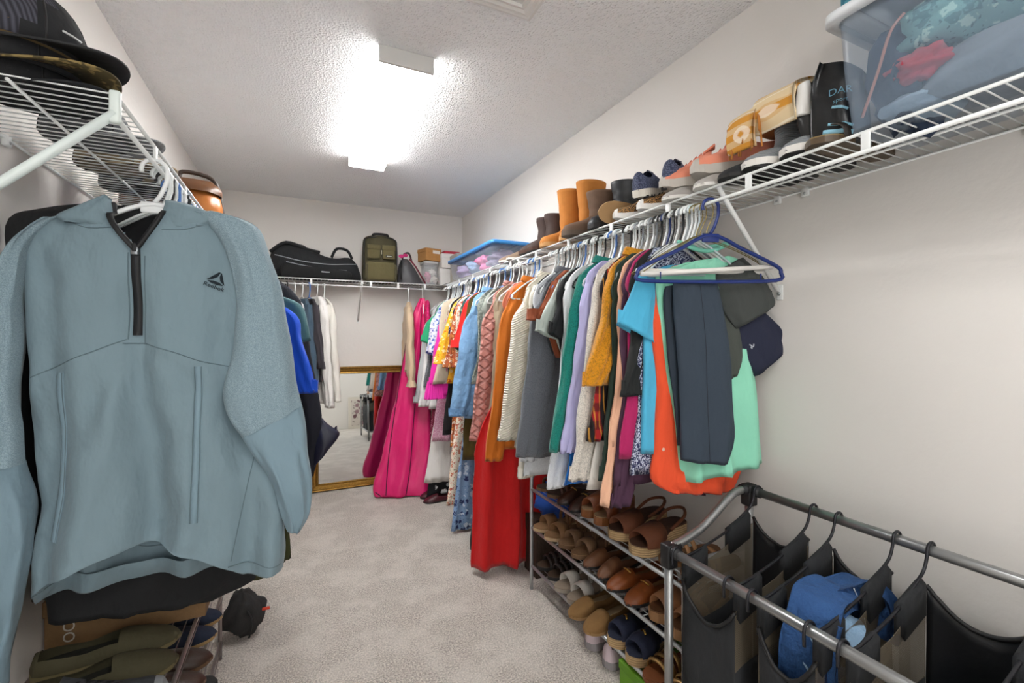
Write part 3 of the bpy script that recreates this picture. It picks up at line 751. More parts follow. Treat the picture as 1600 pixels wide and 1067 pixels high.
# the open neck: cut the V out of front and back
V3 = [pj.hit(178, 300), pj.hit(265, 300), pj.hit(262, 335), pj.hit(224, 394), pj.hit(183, 345)]
def inpoly(x, z, P):
    c = False; j = len(P)-1
    for i in range(len(P)):
        if (P[i][1] > z) != (P[j][1] > z) and x < (P[j][0]-P[i][0])*(z-P[i][1])/(P[j][1]-P[i][1])+P[i][0]: c = not c
        j = i
    return c
full = (bv, bf); skj = Skin(full)
VB = [pj.hit(140, 290), pj.hit(300, 290), pj.hit(300, 430), pj.hit(140, 430)]
cen = lambda f, k: sum(bv[i][k] for i in f)/len(f)
bf2 = [f for f in bf if not inpoly(cen(f, 0), cen(f, 2), V3 if cen(f, 1) < 0 else VB)]
body = ob('body', me('body', (bv, bf2), M_J), r)
def jrib(name, pts, w, mat, parent=body, eps=.0016):
    return ob(name, me(name, ribbon(skj, [pj.hit(*p) for p in pts], w, eps), mat), parent)
M_SEAM = cloth('#5d7078', .05); M_ZIP = plain('#101114', .6)
up1 = pj.rows([(292, 338, 345, 337, .02, -.03), (326, 350, 408, 362, .026, -.028), (366, 420, 434, 434, .036, -.035), (368, 530, 453, 528, .042, -.045), (357, 622, 468, 600, .046, -.05), (384, 677, 472, 629, .046, -.052)])
low1 = pj.rows([(384, 677, 472, 629, .046, -.052), (398, 702, 478, 690, .046, -.054), (424, 746, 483, 745, .045, -.05), (440, 788, 481, 790, .034, -.045), (452, 818, 466, 822, .02, -.04)])
s1 = ob('sleeve', me('sleeve', slab(up1, 44, 44, .006, 2, 31, False, lump=.007), M_JH), r)
ob('sleeve_lower', me('sleeve_lower', slab(low1, 44, 34, .006, 2, 31, True, lump=.008), M_J2), s1)
up2 = pj.rows([(70, 346, 130, 338, .02, -.02), (40, 372, 88, 350, .028, -.02), (8, 430, 50, 410, .038, -.03), (-20, 520, 48, 520, .045, -.04), (-32, 610, 50, 605, .054, -.045), (-36, 722, 56, 716, .054, -.045)])
low2 = pj.rows([(-36, 722, 56, 716, .054, -.045), (-35, 800, 66, 800, .052, -.045), (-32, 900, 54, 895, .046, -.045), (-24, 970, 43, 955, .04, -.045), (-14, 1030, 36, 1000, .034, -.045), (-12, 1062, 28, 1045, .03, -.045)])
s2 = ob('sleeve', me('sleeve', slab(up2, 44, 44, .006, 2, 33, False, lump=.007), M_JH), r)
ob('sleeve_lower', me('sleeve_lower', slab(low2, 44, 40, .008, 2, 33, True, lump=.009), M_J2), s2)
# hood lying open over the shoulders
for rows, sd in (([(166, 306, 176, 312, .010, -.01), (128, 326, 182, 338, .026, -.02), (98, 342, 190, 356, .028, -.025), (110, 352, 196, 360, .014, -.03)], 3),
                 ([(258, 314, 300, 322, .010, -.01), (262, 322, 332, 336, .026, -.02), (258, 344, 352, 346, .028, -.025), (256, 362, 330, 358, .014, -.03)], 6)):
    ob('hood', me('hood', slab(pj.rows(rows), 26, 14, .004, 2, sd, False, cap0=True, cap1=True), M_J), r)
# zip: black tape down the chest and around the opening, slider and pull
z = jrib('zip', [(222, 394), (224, 440), (225, 524)], .017, M_ZIP, r, .004)
jrib('zip_teeth', [(222, 396), (224, 440), (225, 520)], .003, plain('#2b2d31', .3, .6), z, .006)
jrib('zip_tape', [(178, 318), (183, 345), (198, 368), (222, 396)], .010, M_ZIP, z, .012)
jrib('zip_tape', [(264, 318), (262, 338), (246, 366), (222, 396)], .010, M_ZIP, z, .012)
hx, hz = pj.hit(222, 398)
ob('zip_slider', me('zip_slider', rbox(hx-.008, hx+.008, skj.y(hx, hz)-.012, skj.y(hx, hz)-.002, hz-.010, hz+.010, .003), plain('#7c8083', .3, .9)), z)
ob('zip_pull', me('zip_pull', rbox(hx-.004, hx+.004, skj.y(hx, hz)-.014, skj.y(hx, hz)-.010, hz-.002, hz+.018, .0015), M_ZIP), z)
# stitched seams
for pts in ([(210, 530), (170, 545), (110, 567), (48, 592)], [(234, 536), (280, 548), (320, 562), (366, 572)], [(212, 400), (212, 530)], [(236, 405), (236, 536)],
            [(205, 536), (240, 536)], [(120, 352), (150, 362), (190, 362)], [(262, 366), (300, 364), (345, 350)], [(400, 705), (385, 770), (366, 860)],
            [(55, 928), (110, 902), (176, 862), (215, 873), (300, 872), (380, 868), (440, 868)]):
    jrib('seam', pts, .0022, M_SEAM)
# welt pockets with stitching
for pts in ([(108, 580), (112, 690), (108, 760), (98, 834)], [(318, 570), (318, 680), (314, 797)]):
    p = jrib('pocket_welt', pts, .016, M_J2, r, .003)
    jrib('seam', [(a+5, b) for a, b in pts], .002, M_SEAM, p, .0042); jrib('seam', [(a-5, b) for a, b in pts], .0024, M_SEAM, p, .0042)
# embroidered mark on the chest: a triangle of three strokes over the word
tv, tf = text_vf('Reebok', .0142)
cx, cz = pj.hit(338.5, 450.5)
def lay(vf, cx, cz, rot=.36):
    out = []
    for x, y, zz in vf[0]:
        X, Z = cx+x*math.cos(rot)+y*math.sin(rot), cz-x*math.sin(rot)+y*math.cos(rot)
        out.append((X, skj.y(X, Z)-.0022-zz, Z))
    return out, vf[1]
M_LOGO = cloth('#131e26')
lg = ob('lettering', me('lettering', lay((tv, tf), cx, cz), M_LOGO, False), body)
strokes = []
for P in ([(328.3, 439.4), (346, 428), (348.6, 428.8), (343.5, 435.8), (336, 438.8)], [(349, 429), (350.2, 430), (354, 449), (347.5, 442), (346.6, 436)], [(329, 440.6), (338, 441.2), (346, 444), (352.5, 449.8), (342, 447.2), (333.5, 444)]):
    V = [(a, skj.y(a, b)-.0024, b) for a, b in (pj.hit(*p) for p in P)]
    strokes.append((V, [tuple(range(len(V)))]))
ob('emblem', me('emblem', join(*strokes), M_LOGO, False), body)
W_L = 'on the left wall rail'
big = big_hanger(XFL+.0, 1.40, .10, plain('#eceeee', .3), 'white plastic hanger inside the grey half-zip hoodie'); big.location.z = ZL

# ---- the clothes behind it on the left rail
def left(Y, label, cat, mat, z_hem, z_cuff=None, hc='white', yaw=None, **kw):
    yaw = yaw if yaw is not None else rnd.uniform(-.08, .08)
    if z_cuff: kw['cuff'] = z_cuff-ZL
    kw.setdefault('t', .02)
    garment(cat.replace(' ', '_'), label, cat, (XFL, Y, ZL), yaw, mat, hem=z_hem-ZL, **kw)
    if hc: hanger(hc, (XFL, Y, ZL), yaw, 'holding clothes '+W_L, 'hangers '+W_L)
pz = Plane(XFL, 1.525, .16, ZL)
M_BJ = cloth('#121315')
traced('jacket', 'black zip jacket directly behind the grey half-zip hoodie', 'jacket', pz, [
    ('body', [(130, 318, 290, 330, .012), (60, 326, 330, 340, .022), (12, 344, 352, 356, .03), (10, 420, 372, 420, .03), (16, 560, 400, 560, .03), (30, 760, 415, 750, .032), (62, 905, 420, 880, .03), (76, 972, 335, 936, .028)], M_BJ, dict(M=44, N=30, amp=.008, freq=3, seed=17)),
    ('sleeve', [(300, 338, 350, 352, .016, -.01), (345, 400, 400, 400, .024, -.01), (385, 560, 440, 560, .026, -.01), (405, 720, 452, 720, .024, -.01), (412, 850, 446, 850, .02, -.01)], M_BJ, dict(M=26, N=22, amp=.004, freq=2, seed=18))])
hanger('white', (XFL, 1.525, ZL), .16, 'holding clothes '+W_L, 'hangers '+W_L)
left(1.635, 'royal blue polo behind the black jacket on the left rail', 'polo', cloth('#0d3fc4'), .85, None, sleeve='short', cuff=-.33, collar=cloth('#0d3fc4'))
left(1.69, 'black tee with white stripe behind the blue polo', 'tee', cloth('#17181c'), .8, None, 'black', sleeve='short', cuff=-.33)
left(1.585, 'olive green field jacket with hem above the shoe rack', 'jacket', cloth('#3a3b16'), .56, .60, spread=.29, sh=.21)
left(1.80, 'navy hooded sweatshirt behind the olive field jacket', 'sweatshirt', cloth('#141a2b'), .62, .72, 'blue', sh=.21)
left(1.875, 'charcoal tee between navy sweatshirt and bright blue top', 'tee', cloth('#33363a'), .8, None, 'black', sleeve='short', cuff=-.33)
left(1.95, 'bright blue long sleeved training top on the left rail', 'top', cloth('#0a4fd0'), .85, 1.07, spread=.375, sh=.21, cuffm=cloth('#0a4fd0'), sw=.10, yaw=0)
left(2.06, 'muted teal green tee behind the bright blue training top', 'tee', cloth('#3c6468'), .9, None, sleeve='short', cuff=-.36, spread=.365, sh=.21, yaw=0)
left(2.17, 'red tee hanging low among the dark clothes, left rail', 'tee', cloth('#a3141c'), .55, None, sleeve='short', cuff=-.36)
left(2.28, 'black puffer vest on the left wall rail', 'vest', quilt('#15171b'), .75, None, sleeve=None, t=.03)
left(2.40, 'midnight navy parka with wide stiff sleeve, left rail', 'parka', cloth('#0e1124'), .72, .74, spread=.40, sh=.22, t=.035, sw=.15, yaw=0)
left(2.60, 'dark brown overshirt on the left wall rail', 'shirt', cloth('#3b2a20'), .85, .9)
# the stiff navy cuff that sticks out into the aisle
pc = Plane(XFL, 2.2, 0, ZL)
traced('puffer_jacket', 'navy puffer jacket folded with its end jutting into the aisle', 'jacket', pc, [
    ('body', [(392, 412, 404, 412, .012), (385, 430, 425, 430, .02), (400, 470, 470, 470, .024), (440, 560, 486, 555, .03), (462, 640, 502, 640, .04), (470, 668, 503, 655, .045), (474, 700, 502, 690, .04), (478, 760, 490, 740, .03)], cloth('#11131f'), dict(M=28, N=22, amp=.004, freq=2, seed=13)),
    ('sleeve_end', [(494, 664, 503, 652, .02), (486, 682, 513, 662, .04), (484, 716, 530, 674, .05), (486, 732, 528, 682, .045)], leather('#1b1d33', .45, 30), dict(M=28, N=14, amp=.003, freq=2, seed=14))])
hanger('black', (XFL, 2.2, ZL), 0, 'holding clothes '+W_L, 'hangers '+W_L)
for y, c in ((1.455, 'white'), (1.475, 'white'), (1.495, 'black'), (1.56, 'blue'), (1.58, 'white'), (1.63, 'white'), (1.70, 'black'), (1.765, 'white'), (1.83, 'white'), (1.85, 'white'), (1.91, 'white'), (2.0, 'white'), (2.1, 'clear'), (2.33, 'white')):
    hanger(c, (XFL, y, ZL), rnd.uniform(-.2, .2), 'hanging empty '+W_L, 'empty hangers '+W_L)

# ---- clothes on the back rail (they face the side walls)
W_B = 'on the back wall rail'
def back(X, label, cat, mat, z_hem, z_cuff=None, hc='white', yaw=.38, **kw):
    if z_cuff: kw['cuff'] = z_cuff-ZR
    kw.setdefault('t', .018)
    g = garment(cat.replace(' ', '_'), label, cat, (X, YF, ZR), -PI/2+yaw, mat, hem=z_hem-ZR, **kw)
    if hc: hanger(hc, (X, YF, ZR), -PI/2+yaw, 'holding clothes '+W_B, 'hangers '+W_B)
back(-.17, 'dark slate blouse deepest in the left corner, back rail', 'blouse', cloth('#2c3a42'), .9, 1.0, 'black')
back(-.13, 'grey tee in the left corner of the back rail', 'tee', cloth('#5c6268'), .9, None, 'black', sleeve='short', cuff=-.34)
back(-.085, 'pink and red striped top in the left corner, back rail', 'top', speckle('#a23046', '#d6c6cc', 60), .95, 1.1, 'black')
back(-.035, 'pale heather grey sweatshirt beside the slate blue shirt', 'sweatshirt', heather('#c8c8ca', '#dddddf'), .75, .78, 'white', t=.026, sw=.11, cuffm=heather('#bcbcbe', '#cfcfd1'))
back(.02, 'slate blue long sleeved shirt between pale sweatshirts', 'shirt', cloth('#3d5263'), .85, .90, 'white', t=.022, sw=.1)
back(.07, 'charcoal brown cardigan beside the oatmeal sweatshirt', 'cardigan', cloth('#38343a'), .95, 1.05, 'blue')
back(.125, 'oatmeal heather sweatshirt on the back wall rail', 'sweatshirt', heather('#cfccc8', '#e4e2de'), .78, .76, 'white', t=.03, sw=.12, cuffm=heather('#c5c2be', '#d8d6d2'), hood=True)
back(.175, 'cream sweatshirt with ruffle closest to the mirror, back rail', 'sweatshirt', cloth('#d9d5cc'), .80, .80, 'white', t=.022, sw=.1)
back(.84, 'beige lace blouse hanging beside the pink garment bag', 'blouse', cloth('#cbb294', .25), 1.0, .92, 'white', t=.022, spread=.26, ruffle=.05, yaw=-.1)

# ---- hot pink garment bag reaching the carpet
pk = Plane(.96, 3.80, -.25, ZR)
M_PINK = NT('pink_nylon')
f = M_PINK.noise(14, 4, M_PINK.scaleco((1, 1, .4))).outputs[0]
M_PINK = M_PINK.done(M_PINK.mix(f, '#c70f5c', '#e8247a'), .42, M_PINK.bump(f, .35, .02, M_PINK.bump(M_PINK.noise(500).outputs[0], .2, .001)))
def fl(v, g, c, s):
    v.z = max(v.z, -ZR+.012); return v
r, (b,) = traced('garment_bag', 'long hot pink garment bag with dark piping touching the carpet', 'garment bag', pk, [
    ('body', [(656, 466, 664, 466, .010), (646, 488, 668, 490, .03), (634, 540, 670, 540, .04, -.01), (623, 600, 672, 600, .05, -.03), (609, 660, 674, 660, .06, -.06), (595, 720, 675, 720, .07, -.10), (586, 752, 673, 752, .075, -.13), (593, 772, 666, 772, .065, -.14), (620, 780, 650, 779, .03, -.14)],
     M_PINK, dict(M=48, N=40, amp=.016, freq=2.2, seed=21, turn=False, cap1=True, post=fl, lump=.007))])
sk = Skin(b[1])
M_PIPE = cloth('#4d0c2c')
for pts in ([(658, 480), (656, 560), (648, 640), (642, 720), (634, 770)], [(640, 505), (624, 600), (610, 700), (606, 762)], [(590, 758), (610, 770), (640, 774), (664, 768)]):
    ob('piping', me('piping', ribbon(sk, [pk.hit(*q) for q in pts], .007, .004), M_PIPE), r)
hanger('white', (.965, YF, ZR), -PI/2-.2, 'holding clothes '+W_B, 'hangers '+W_B)
r2 = root('dress', 'hot pink beaded dress hanging above the garment bag', 'dress', (.985, YF-.08, ZR), -PI/2-.2)
ob('body', me('body', slab([(-.05, -.10, .05, -.10, .01), (-.13, -.14, .13, -.14, .02), (-.15, -.3, .15, -.3, .025), (-.15, -.55, .15, -.55, .03)], 24, 14, .006, 3, 5), floral('#d8126a', '#9d0b4c', '#e84a92', 50, '#c20f5e')), r2)

# ---- gilt mirror leaning on the back wall
mx0, mx1, mh = .085, 1.02, 1.03
lean = math.atan2(.05, mh)
mr = root('mirror', 'large gilt framed mirror standing on the carpet against the back wall', 'mirror', (0, YB-.075, .004), 0)
mr.rotation_euler = (-lean, 0, 0)
fw = .062
prof = [(0, .02), (0, -.012), (.12, -.022), (.24, -.020), (.30, -.008), (.72, -.002), (.78, -.008), (.9, -.012), (1, -.004), (1, .012)]
oc = [(mx0, 0), (mx1, 0), (mx1, mh), (mx0, mh)]; ic = [(mx0+fw, fw), (mx1-fw, fw), (mx1-fw, mh-fw), (mx0+fw, mh-fw)]
M_GOLD = NT('gilt'); gf = M_GOLD.noise(70, 3).outputs[0]
M_GOLD = M_GOLD.done(M_GOLD.mix(gf, '#6a4718', '#c39a4c'), .38, None, .8)
for k in range(4):
    V, Fc = frame_side(oc[k], oc[(k+1) % 4], ic[k], ic[(k+1) % 4], prof)
    V = [(x, y2, z2) for x, z2, y2 in V]
    s = ob('frame_side', me('frame_side', (V, Fc), M_GOLD, False), mr)
    a, b2 = Vector(oc[k]), Vector(oc[(k+1) % 4]); d = (b2-a).normalized(); nn = Vector((-d.y, d.x)); L = (b2-a).length
    bars = []
    for i in range(int((L-.05)/.012)):
        c = a+d*(.03+i*.012)
        p0, p1 = c+nn*fw*.31, c+nn*fw*.71
        bars.append(tube([(p0.x, -.006, p0.y), (p1.x, -.002, p1.y)], .0038, 5))
    fo = ob('fluting', me('fluting', join(*bars), M_GOLD), s); fo['kind'] = 'stuff'
ob('glass', me('glass', box(mx0+fw-.004, mx1-fw+.004, .0, .006, fw-.004, mh-fw+.004), plain('#e8ecec', .02, 1.0), False), mr)
# rear wall picture that the mirror shows
r = root('framed_print', 'pale framed floral print standing on the carpet beside the doorway', 'picture', (1.08, YR+.03, 0))
ob('frame', me('frame', rbox(-.2, .2, 0, .03, 0, .62, .006), plain('#d9d2c6', .5), False), r)
ob('print', me('print', box(-.15, .15, .03, .033, .06, .56), floral('#cfc6bd', '#6d4a50', '#93747a', 9, '#8e8580'), False), r)

# ================================================================ shoes
WP = [(0, 0), (.02, .42), (.08, .68), (.2, .78), (.4, .74), (.6, .92), (.75, 1), (.88, .85), (.96, .52), (1, 0)]
def lerp(P, s):
    for (a, b), (c, d) in zip(P, P[1:]):
        if s <= c: return b+(d-b)*(s-a)/(c-a) if c > a else d
    return P[-1][1]
SS = [0, .01, .03, .06, .1, .16, .23, .3, .38, .46, .54, .62, .69, .75, .81, .86, .91, .95, .98, .993, 1]
def sole_vf(L, Wd, zb, zt, grow=1.0):
    up = [(s*L-L/2, Wd*lerp(WP, s)*grow) for s in SS]
    ol = up+[(x, -y) for x, y in reversed(up[1:-1])]
    sv = SS+list(reversed(SS[1:-1])); n = len(ol)
    V = [(x, y, lerp(zb, s)) for (x, y), s in zip(ol, sv)]+[(x, y, lerp(zt, s)) for (x, y), s in zip(ol, sv)]
    Fc = [(i, (i+1) % n, n+(i+1) % n, n+i) for i in range(n)]
    m = len(SS)
    for o, fl in ((0, True), (n, False)):
        for i in range(m-1):
            a, b = i, i+1; c, d = (n-b) % n, (n-a) % n
            q = []
            for z in (a, b, c, d):
                if o+z not in q: q.append(o+z)
            if len(q) > 2: Fc.append(tuple(reversed(q)) if fl else tuple(q))
    return V, Fc
def upper_vf(L, Wd, zt, hp, s0=0, s1=1, opn=None, K=13, grow=.98):
    n = 30; V, Fc = [], []
    for i in range(n+1):
        s = s0+(s1-s0)*i/n; w = max(Wd*lerp(WP, s)*grow, .0005); h = lerp(hp, s); zb = lerp(zt, s)
        for k in range(K):
            a = PI*k/(K-1); V.append((s*L-L/2, w*math.cos(a), zb-.004+h*max(math.sin(a), 0)**.75))
    for i in range(n):
        s = s0+(s1-s0)*(i+.5)/n
        for k in range(K-1):
            a = PI*(k+.5)/(K-1)
            if opn and opn[0] < s < opn[1] and abs(a-PI/2) < .72: continue
            Fc.append((i*K+k, i*K+k+1, (i+1)*K+k+1, (i+1)*K+k))
    return V, Fc
def strap_vf(L, Wd, zt, sa, sb, h, th=.003, puff=0.0):
    """band across the foot from s = sa to sb"""
    K = 13; V, Fc = [], []
    R = [(sa, 0), (sa, 1), (sb, 1), (sb, 0)]
    prof = [(sa, th), ((sa+sb)/2, th+puff), (sb, th), (sb, 0), (sa, 0)]
    for s, t in prof:
        w = Wd*lerp(WP, s)*1.0; zb = lerp(zt, s)
        for k in range(K):
            a = PI*k/(K-1); V.append((s*L-L/2, (w+t)*math.cos(a), zb-.006+(h+t)*max(math.sin(a), 0)**.7))
    n = len(prof)
    for i in range(n):
        j = (i+1) % n
        for k in range(K-1): Fc.append((i*K+k, i*K+k+1, j*K+k+1, j*K+k))
    return V, Fc
SHOE = {}
def shoe_parts(kind, cols, L=.26, Wd=.046, H=.1):
    """-> list of (part, vf, material, sub-parts)"""
    P = []
    up, sole, tr = cols
    bit = kind.endswith('+'); kind = kind.rstrip('+')
    FL0 = [(0, 0), (1, 0)]
    def add(nm, vf, m, sm=True, sub=()): P.append((nm, vf, m, sm, sub))
    if kind in ('sneaker', 'hiker'):
        zt = [(0, .030), (.4, .026), (.8, .022), (1, .032)]; zb = [(0, .004), (.1, 0), (.8, 0), (1, .016)]
        hp = [(0, .02), (.015, .058), (.06, .068), (.16, .058), (.3, .058), (.42, .075), (.55, .064), (.7, .044), (.86, .034), (.96, .022), (1, .004)]
        add('sole', sole_vf(L, Wd, zb, zt, 1.05), sole, False)
        add('upper', upper_vf(L, Wd, zt, hp, 0, 1, (.07, .40)), up)
        add('insole', sole_vf(L*.9, Wd*.8, [(0, .03), (1, .03)], [(0, .034), (1, .034)]), tr)
        lc = []
        for i in range(5):
            s = .46+i*.055; h = lerp(hp, s)+lerp(zt, s)
            lc.append(tube([((s-.5)*L-.006, -.022, h-.014), ((s-.5)*L, 0, h+.001), ((s-.5)*L+.008, .022, h-.014)], .0026, 5))
        add('laces', join(*lc), tr)
        if kind == 'sneaker': add('tongue', xf(rbox(-.022, .022, -.018, .018, -.003, .003, .002), Matrix.Translation(((.43-.5)*L, 0, .098)) @ Matrix.Rotation(.5, 4, 'Y')), up)
        add('toe_cap', upper_vf(L*1.003, Wd*1.02, zt, [(s, h*1.04) for s, h in hp], .84 if kind == 'hiker' else .91, 1), tr if kind == 'hiker' else sole)
        if kind == 'hiker':
            lug = [rbox((s-.5)*L-.006, (s-.5)*L+.006, y*Wd*lerp(WP, s)-.010, y*Wd*lerp(WP, s)+.010, -.006, .006, .002) for s in (.06, .15, .24, .6, .7, .8, .9) for y in (-.8, .8)]
            add('tread', join(*lug), M_BLK)
    elif kind == 'boot':
        zt = [(0, .024), (1, .02)]; zb = [(0, 0), (1, 0)]
        hp = [(0, .05), (.03, .085), (.3, .095), (.45, .085), (.6, .062), (.8, .046), (.93, .034), (1, .006)]
        add('sole', sole_vf(L, Wd, zb, zt, 1.05), sole, False)
        add('foot', upper_vf(L, Wd*1.05, zt, hp, 0, 1), up)
        rings = []
        N = 16
        for i in range(N+1):
            g = i/N; z = .05+(H-.05)*g
            rx = .060+.022*g-.006*math.sin(g*PI); ry = .046+.016*g
            sl = .003*math.sin(g*23)*(1-g)
            rings.append([Vector((-L*.5+.068+(rx+sl)*math.cos(a)-.004*g, (ry+sl)*math.sin(a), z)) for a in [2*PI*k/22 for k in range(22)]])
        top = rings[-1]; ctr = sum(top, Vector())/22
        rings.append([p+(ctr-p)*.08 for p in top]); rings.append([p+(ctr-p)*.14-Vector((0, 0, .07)) for p in top])
        add('shaft', loft(rings), up, True, [('seam', tube([(-L*.5+.068, -.046-.012*g-.002, .05+(H-.055)*g) for g in (0, .25, .5, .75, 1)], .0018, 5), tr)])
    elif kind == 'ankle':
        zt = [(0, .028), (1, .022)]; zb = [(0, 0), (.85, 0), (1, .012)]
        hp = [(0, .05), (.03, .08), (.35, .085), (.55, .062), (.8, .042), (.95, .025), (1, .004)]
        add('sole', sole_vf(L, Wd, zb, zt, 1.05), tr, False)
        add('midsole', mv(sole_vf(L*1.0, Wd, [(0, .012), (1, .012)], [(0, .034), (1, .03)], 1.12), 0, 0, 0), sole, False)
        add('foot', upper_vf(L, Wd*1.04, zt, hp, 0, 1), up)
        rings = []
        for i in range(9):
            g = i/8; z = .06+(H-.06)*g
            rings.append([Vector((-L*.5+.07+(.060+.004*math.sin(g*9))*math.cos(a)-.012*g, (.046+.006*g)*math.sin(a), z+.012*g*math.cos(a))) for a in [2*PI*k/20 for k in range(20)]])
        top = rings[-1]; ctr = sum(top, Vector())/20
        rings.append([p+(ctr-p)*.1 for p in top]); rings.append([p+(ctr-p)*.16-Vector((0, 0, .05)) for p in top])
        add('shaft', loft(rings), up)
    elif kind in ('slide', 'sandal', 'wedge', 'bow_wedge'):
        he = {'slide': .022, 'sandal': .016, 'wedge': .075, 'bow_wedge': .055}[kind]; fr = .014 if kind in ('slide', 'sandal') else .032
        zt = [(0, he), (.35, he*.95+fr*.05), (.7, fr), (1, fr+.004)]; zb = [(0, 0), (.8, 0), (1, .004)]
        add('sole', sole_vf(L, Wd, zb, zt, 1.03), sole, False)
        zt2 = [(s, z+.004) for s, z in zt]
        add('footbed', sole_vf(L*.985, Wd*.97, [(s, z-.002) for s, z in zt], zt2, 1.0), tr, False)
        if kind == 'slide':
            add('strap', strap_vf(L, Wd, zt2, .55, .78, .05, .004, .003), up)
            add('ankle_strap', strap_vf(L, Wd, zt2, .30, .37, .062), up)
        elif kind == 'sandal':
            for a, b, h in ((.50, .57, .058), (.62, .69, .05), (.73, .80, .042)): add('strap', strap_vf(L, Wd, zt2, a, b, h, .003, .004), up)
        else:
            add('vamp', strap_vf(L, Wd, zt2, .52, .88, .042, .004, .008), up)
            add('heel_strap', tube(smooth_pts([((.42-.5)*L, -Wd*.75, lerp(zt2, .4)), ((.16-.5)*L, -Wd*.78, lerp(zt2, .1)+.028), ((.02-.5)*L, 0, lerp(zt2, 0)+.04), ((.16-.5)*L, Wd*.78, lerp(zt2, .1)+.028), ((.42-.5)*L, Wd*.75, lerp(zt2, .4))], 5), .006, 6), up)
            if kind == 'bow_wedge':
                add('buckle', tube([((.66-.5)*L, -.014, .088), ((.66-.5)*L, .0, .094), ((.66-.5)*L+.01, .014, .088)], .004, 6), plain('#d0a95c', .25, 1))
    elif kind in ('flat', 'mule'):
        zt = [(0, .016), (.5, .012), (1, .010)]; zb = [(0, 0), (1, 0)]
        hp = [(0, .012), (.02, .046 if kind == 'flat' else .014), (.1, .05 if kind == 'flat' else .016), (.35, .038 if kind == 'flat' else .03), (.5, .05), (.62, .052), (.8, .036), (.95, .018), (1, .004)]
        add('sole', sole_vf(L, Wd, zb, zt, 1.02), sole, False)
        add('footbed', sole_vf(L*.96, Wd*.93, [(0, .014), (1, .011)], [(0, .02), (1, .015)], 1.0), tr, False)
        add('upper', upper_vf(L, Wd, zt, hp, 0 if kind == 'flat' else .38, 1, (.05, .56) if kind == 'flat' else (.3, .46)), up)
        if bit: add('bit', tube([((.64-.5)*L, -.02, .056), ((.66-.5)*L, 0, .064), ((.64-.5)*L, .02, .056)], .0028, 6), plain('#c9a45a', .3, 1))
    return P
def shoe(name, label, kind, cols, loc, rz, group=None, L=.26, Wd=.046, H=.1, cat='shoe', tilt=(0, 0)):
    key = (kind, tuple(c.name for c in cols), L, Wd, H)
    if key not in SHOE:
        SHOE[key] = [(nm, me(nm, vf, m, sm), [(a, me(a, b, c)) for a, b, c in sub]) for nm, vf, m, sm, sub in shoe_parts(kind, cols, L, Wd, H)]
    r = root(name, label, cat, loc, 0, group); r.rotation_euler = (tilt[0], tilt[1], rz)
    for nm, m, sub in SHOE[key]:
        p = ob(nm, m, r)
        for a, b in sub: ob(a, b, p)
    return r
def pair(name, label, kind, cols, pts, rz, cat='shoe', **kw):
    out = []
    for i, p in enumerate(pts):
        out.append(shoe(name, label, kind, cols, p, rz+(.06 if i else -.05), 'pair: '+label, cat=cat, **kw))
    return out
TAN, COG, BRN = leather('#a9713f', .6), leather('#7c3f1c', .45), leather('#54301d', .5)
M_ROPE = rope('#c9a87a'); M_RUB = plain('#c9c6c0', .7); M_BSOLE = plain('#1b1a1a', .7)

# ---- on the right shelf, far to near
DZ = ZD+.005
AW = PI     # toe toward the aisle
pair('boot', 'tall tan sheepskin boot beside the dark brown boots', 'boot', (leather('#c07a30', .85, 25), plain('#b98a55', .8), leather('#8a5420', .8)), [(1.235, 2.02, DZ), (1.25, 1.86, DZ)], AW, cat='boot', L=.25, Wd=.05, H=.30)
ob('button', me('button', ellipsoid(-.08+.005, -.060, .255, .012, .006, .012, 14, 8), plain('#dcbf86', .4)), bpy.data.objects['boot.001'])
pair('boot', 'grey brown suede boot in front of the tan boots', 'boot', (leather('#6d5442', .85, 30), plain('#5a4c40', .8), leather('#4b382b', .8)), [(1.215, 1.745, DZ)], AW-.15, cat='boot', L=.27, Wd=.05, H=.21)
pair('boot', 'black slouchy leather boot beside the suede boot', 'boot', (leather('#24272b', .45, 30), M_BSOLE, M_BLK), [(1.24, 1.585, DZ)], AW-.1, cat='boot', L=.26, Wd=.046, H=.21)
for i, (y, rx, z) in enumerate(((2.18, -.5, .0), (2.27, -.6, .0))):
    shoe('boot', 'dark brown ankle boot leaning with its cuff open', 'ankle', (leather('#3a241c', .7, 30), leather('#4b2f22', .7), M_BSOLE), (1.25, y, DZ+.015), AW-.4, 'leaning dark brown ankle boots', L=.25, H=.19, cat='boot', tilt=(.0, .15))
pair('moccasin', 'flat taupe moccasin lying beside the blue lidded bin', 'flat', (leather('#8b7563', .8), M_RUB, leather('#6b5546', .8)), [(1.24, 2.42, DZ), (1.24, 2.54, DZ)], AW-.2)
o = shoe('slipper', 'tan sheepskin slipper standing on edge with its sole showing', 'mule', (leather('#9c7a4c', .9), plain('#a58258', .8), leather('#7b5a33', .9)), (1.22, 1.47, DZ+.045), AW-.3, tilt=(1.25, 0))
pair('leopard_sneaker', 'leopard print sneaker with a white sole on the right shelf', 'sneaker', (leopard(), plain('#dcd9d4', .6), cloth('#1c1714')), [(1.235, 1.385, DZ), (1.245, 1.255, DZ)], AW-.7)
pair('hiking_shoe', 'navy trail shoe with lugged sole stacked on leopard sneakers', 'hiker', (speckle('#343a52', '#5d637c', 260), plain('#d8d2c6', .7), cloth('#2a2c38')), [(1.245, 1.37, DZ+.088), (1.255, 1.245, DZ+.088)], AW-2.6, tilt=(0, -.28))
pair('slip_on_shoe', 'flat pale grey slip-on under the coral sneakers', 'mule', (cloth('#a9a49e'), plain('#d9d6d0', .7), cloth('#77726c')), [(1.235, 1.135, DZ), (1.235, 1.005, DZ)], AW-.2)
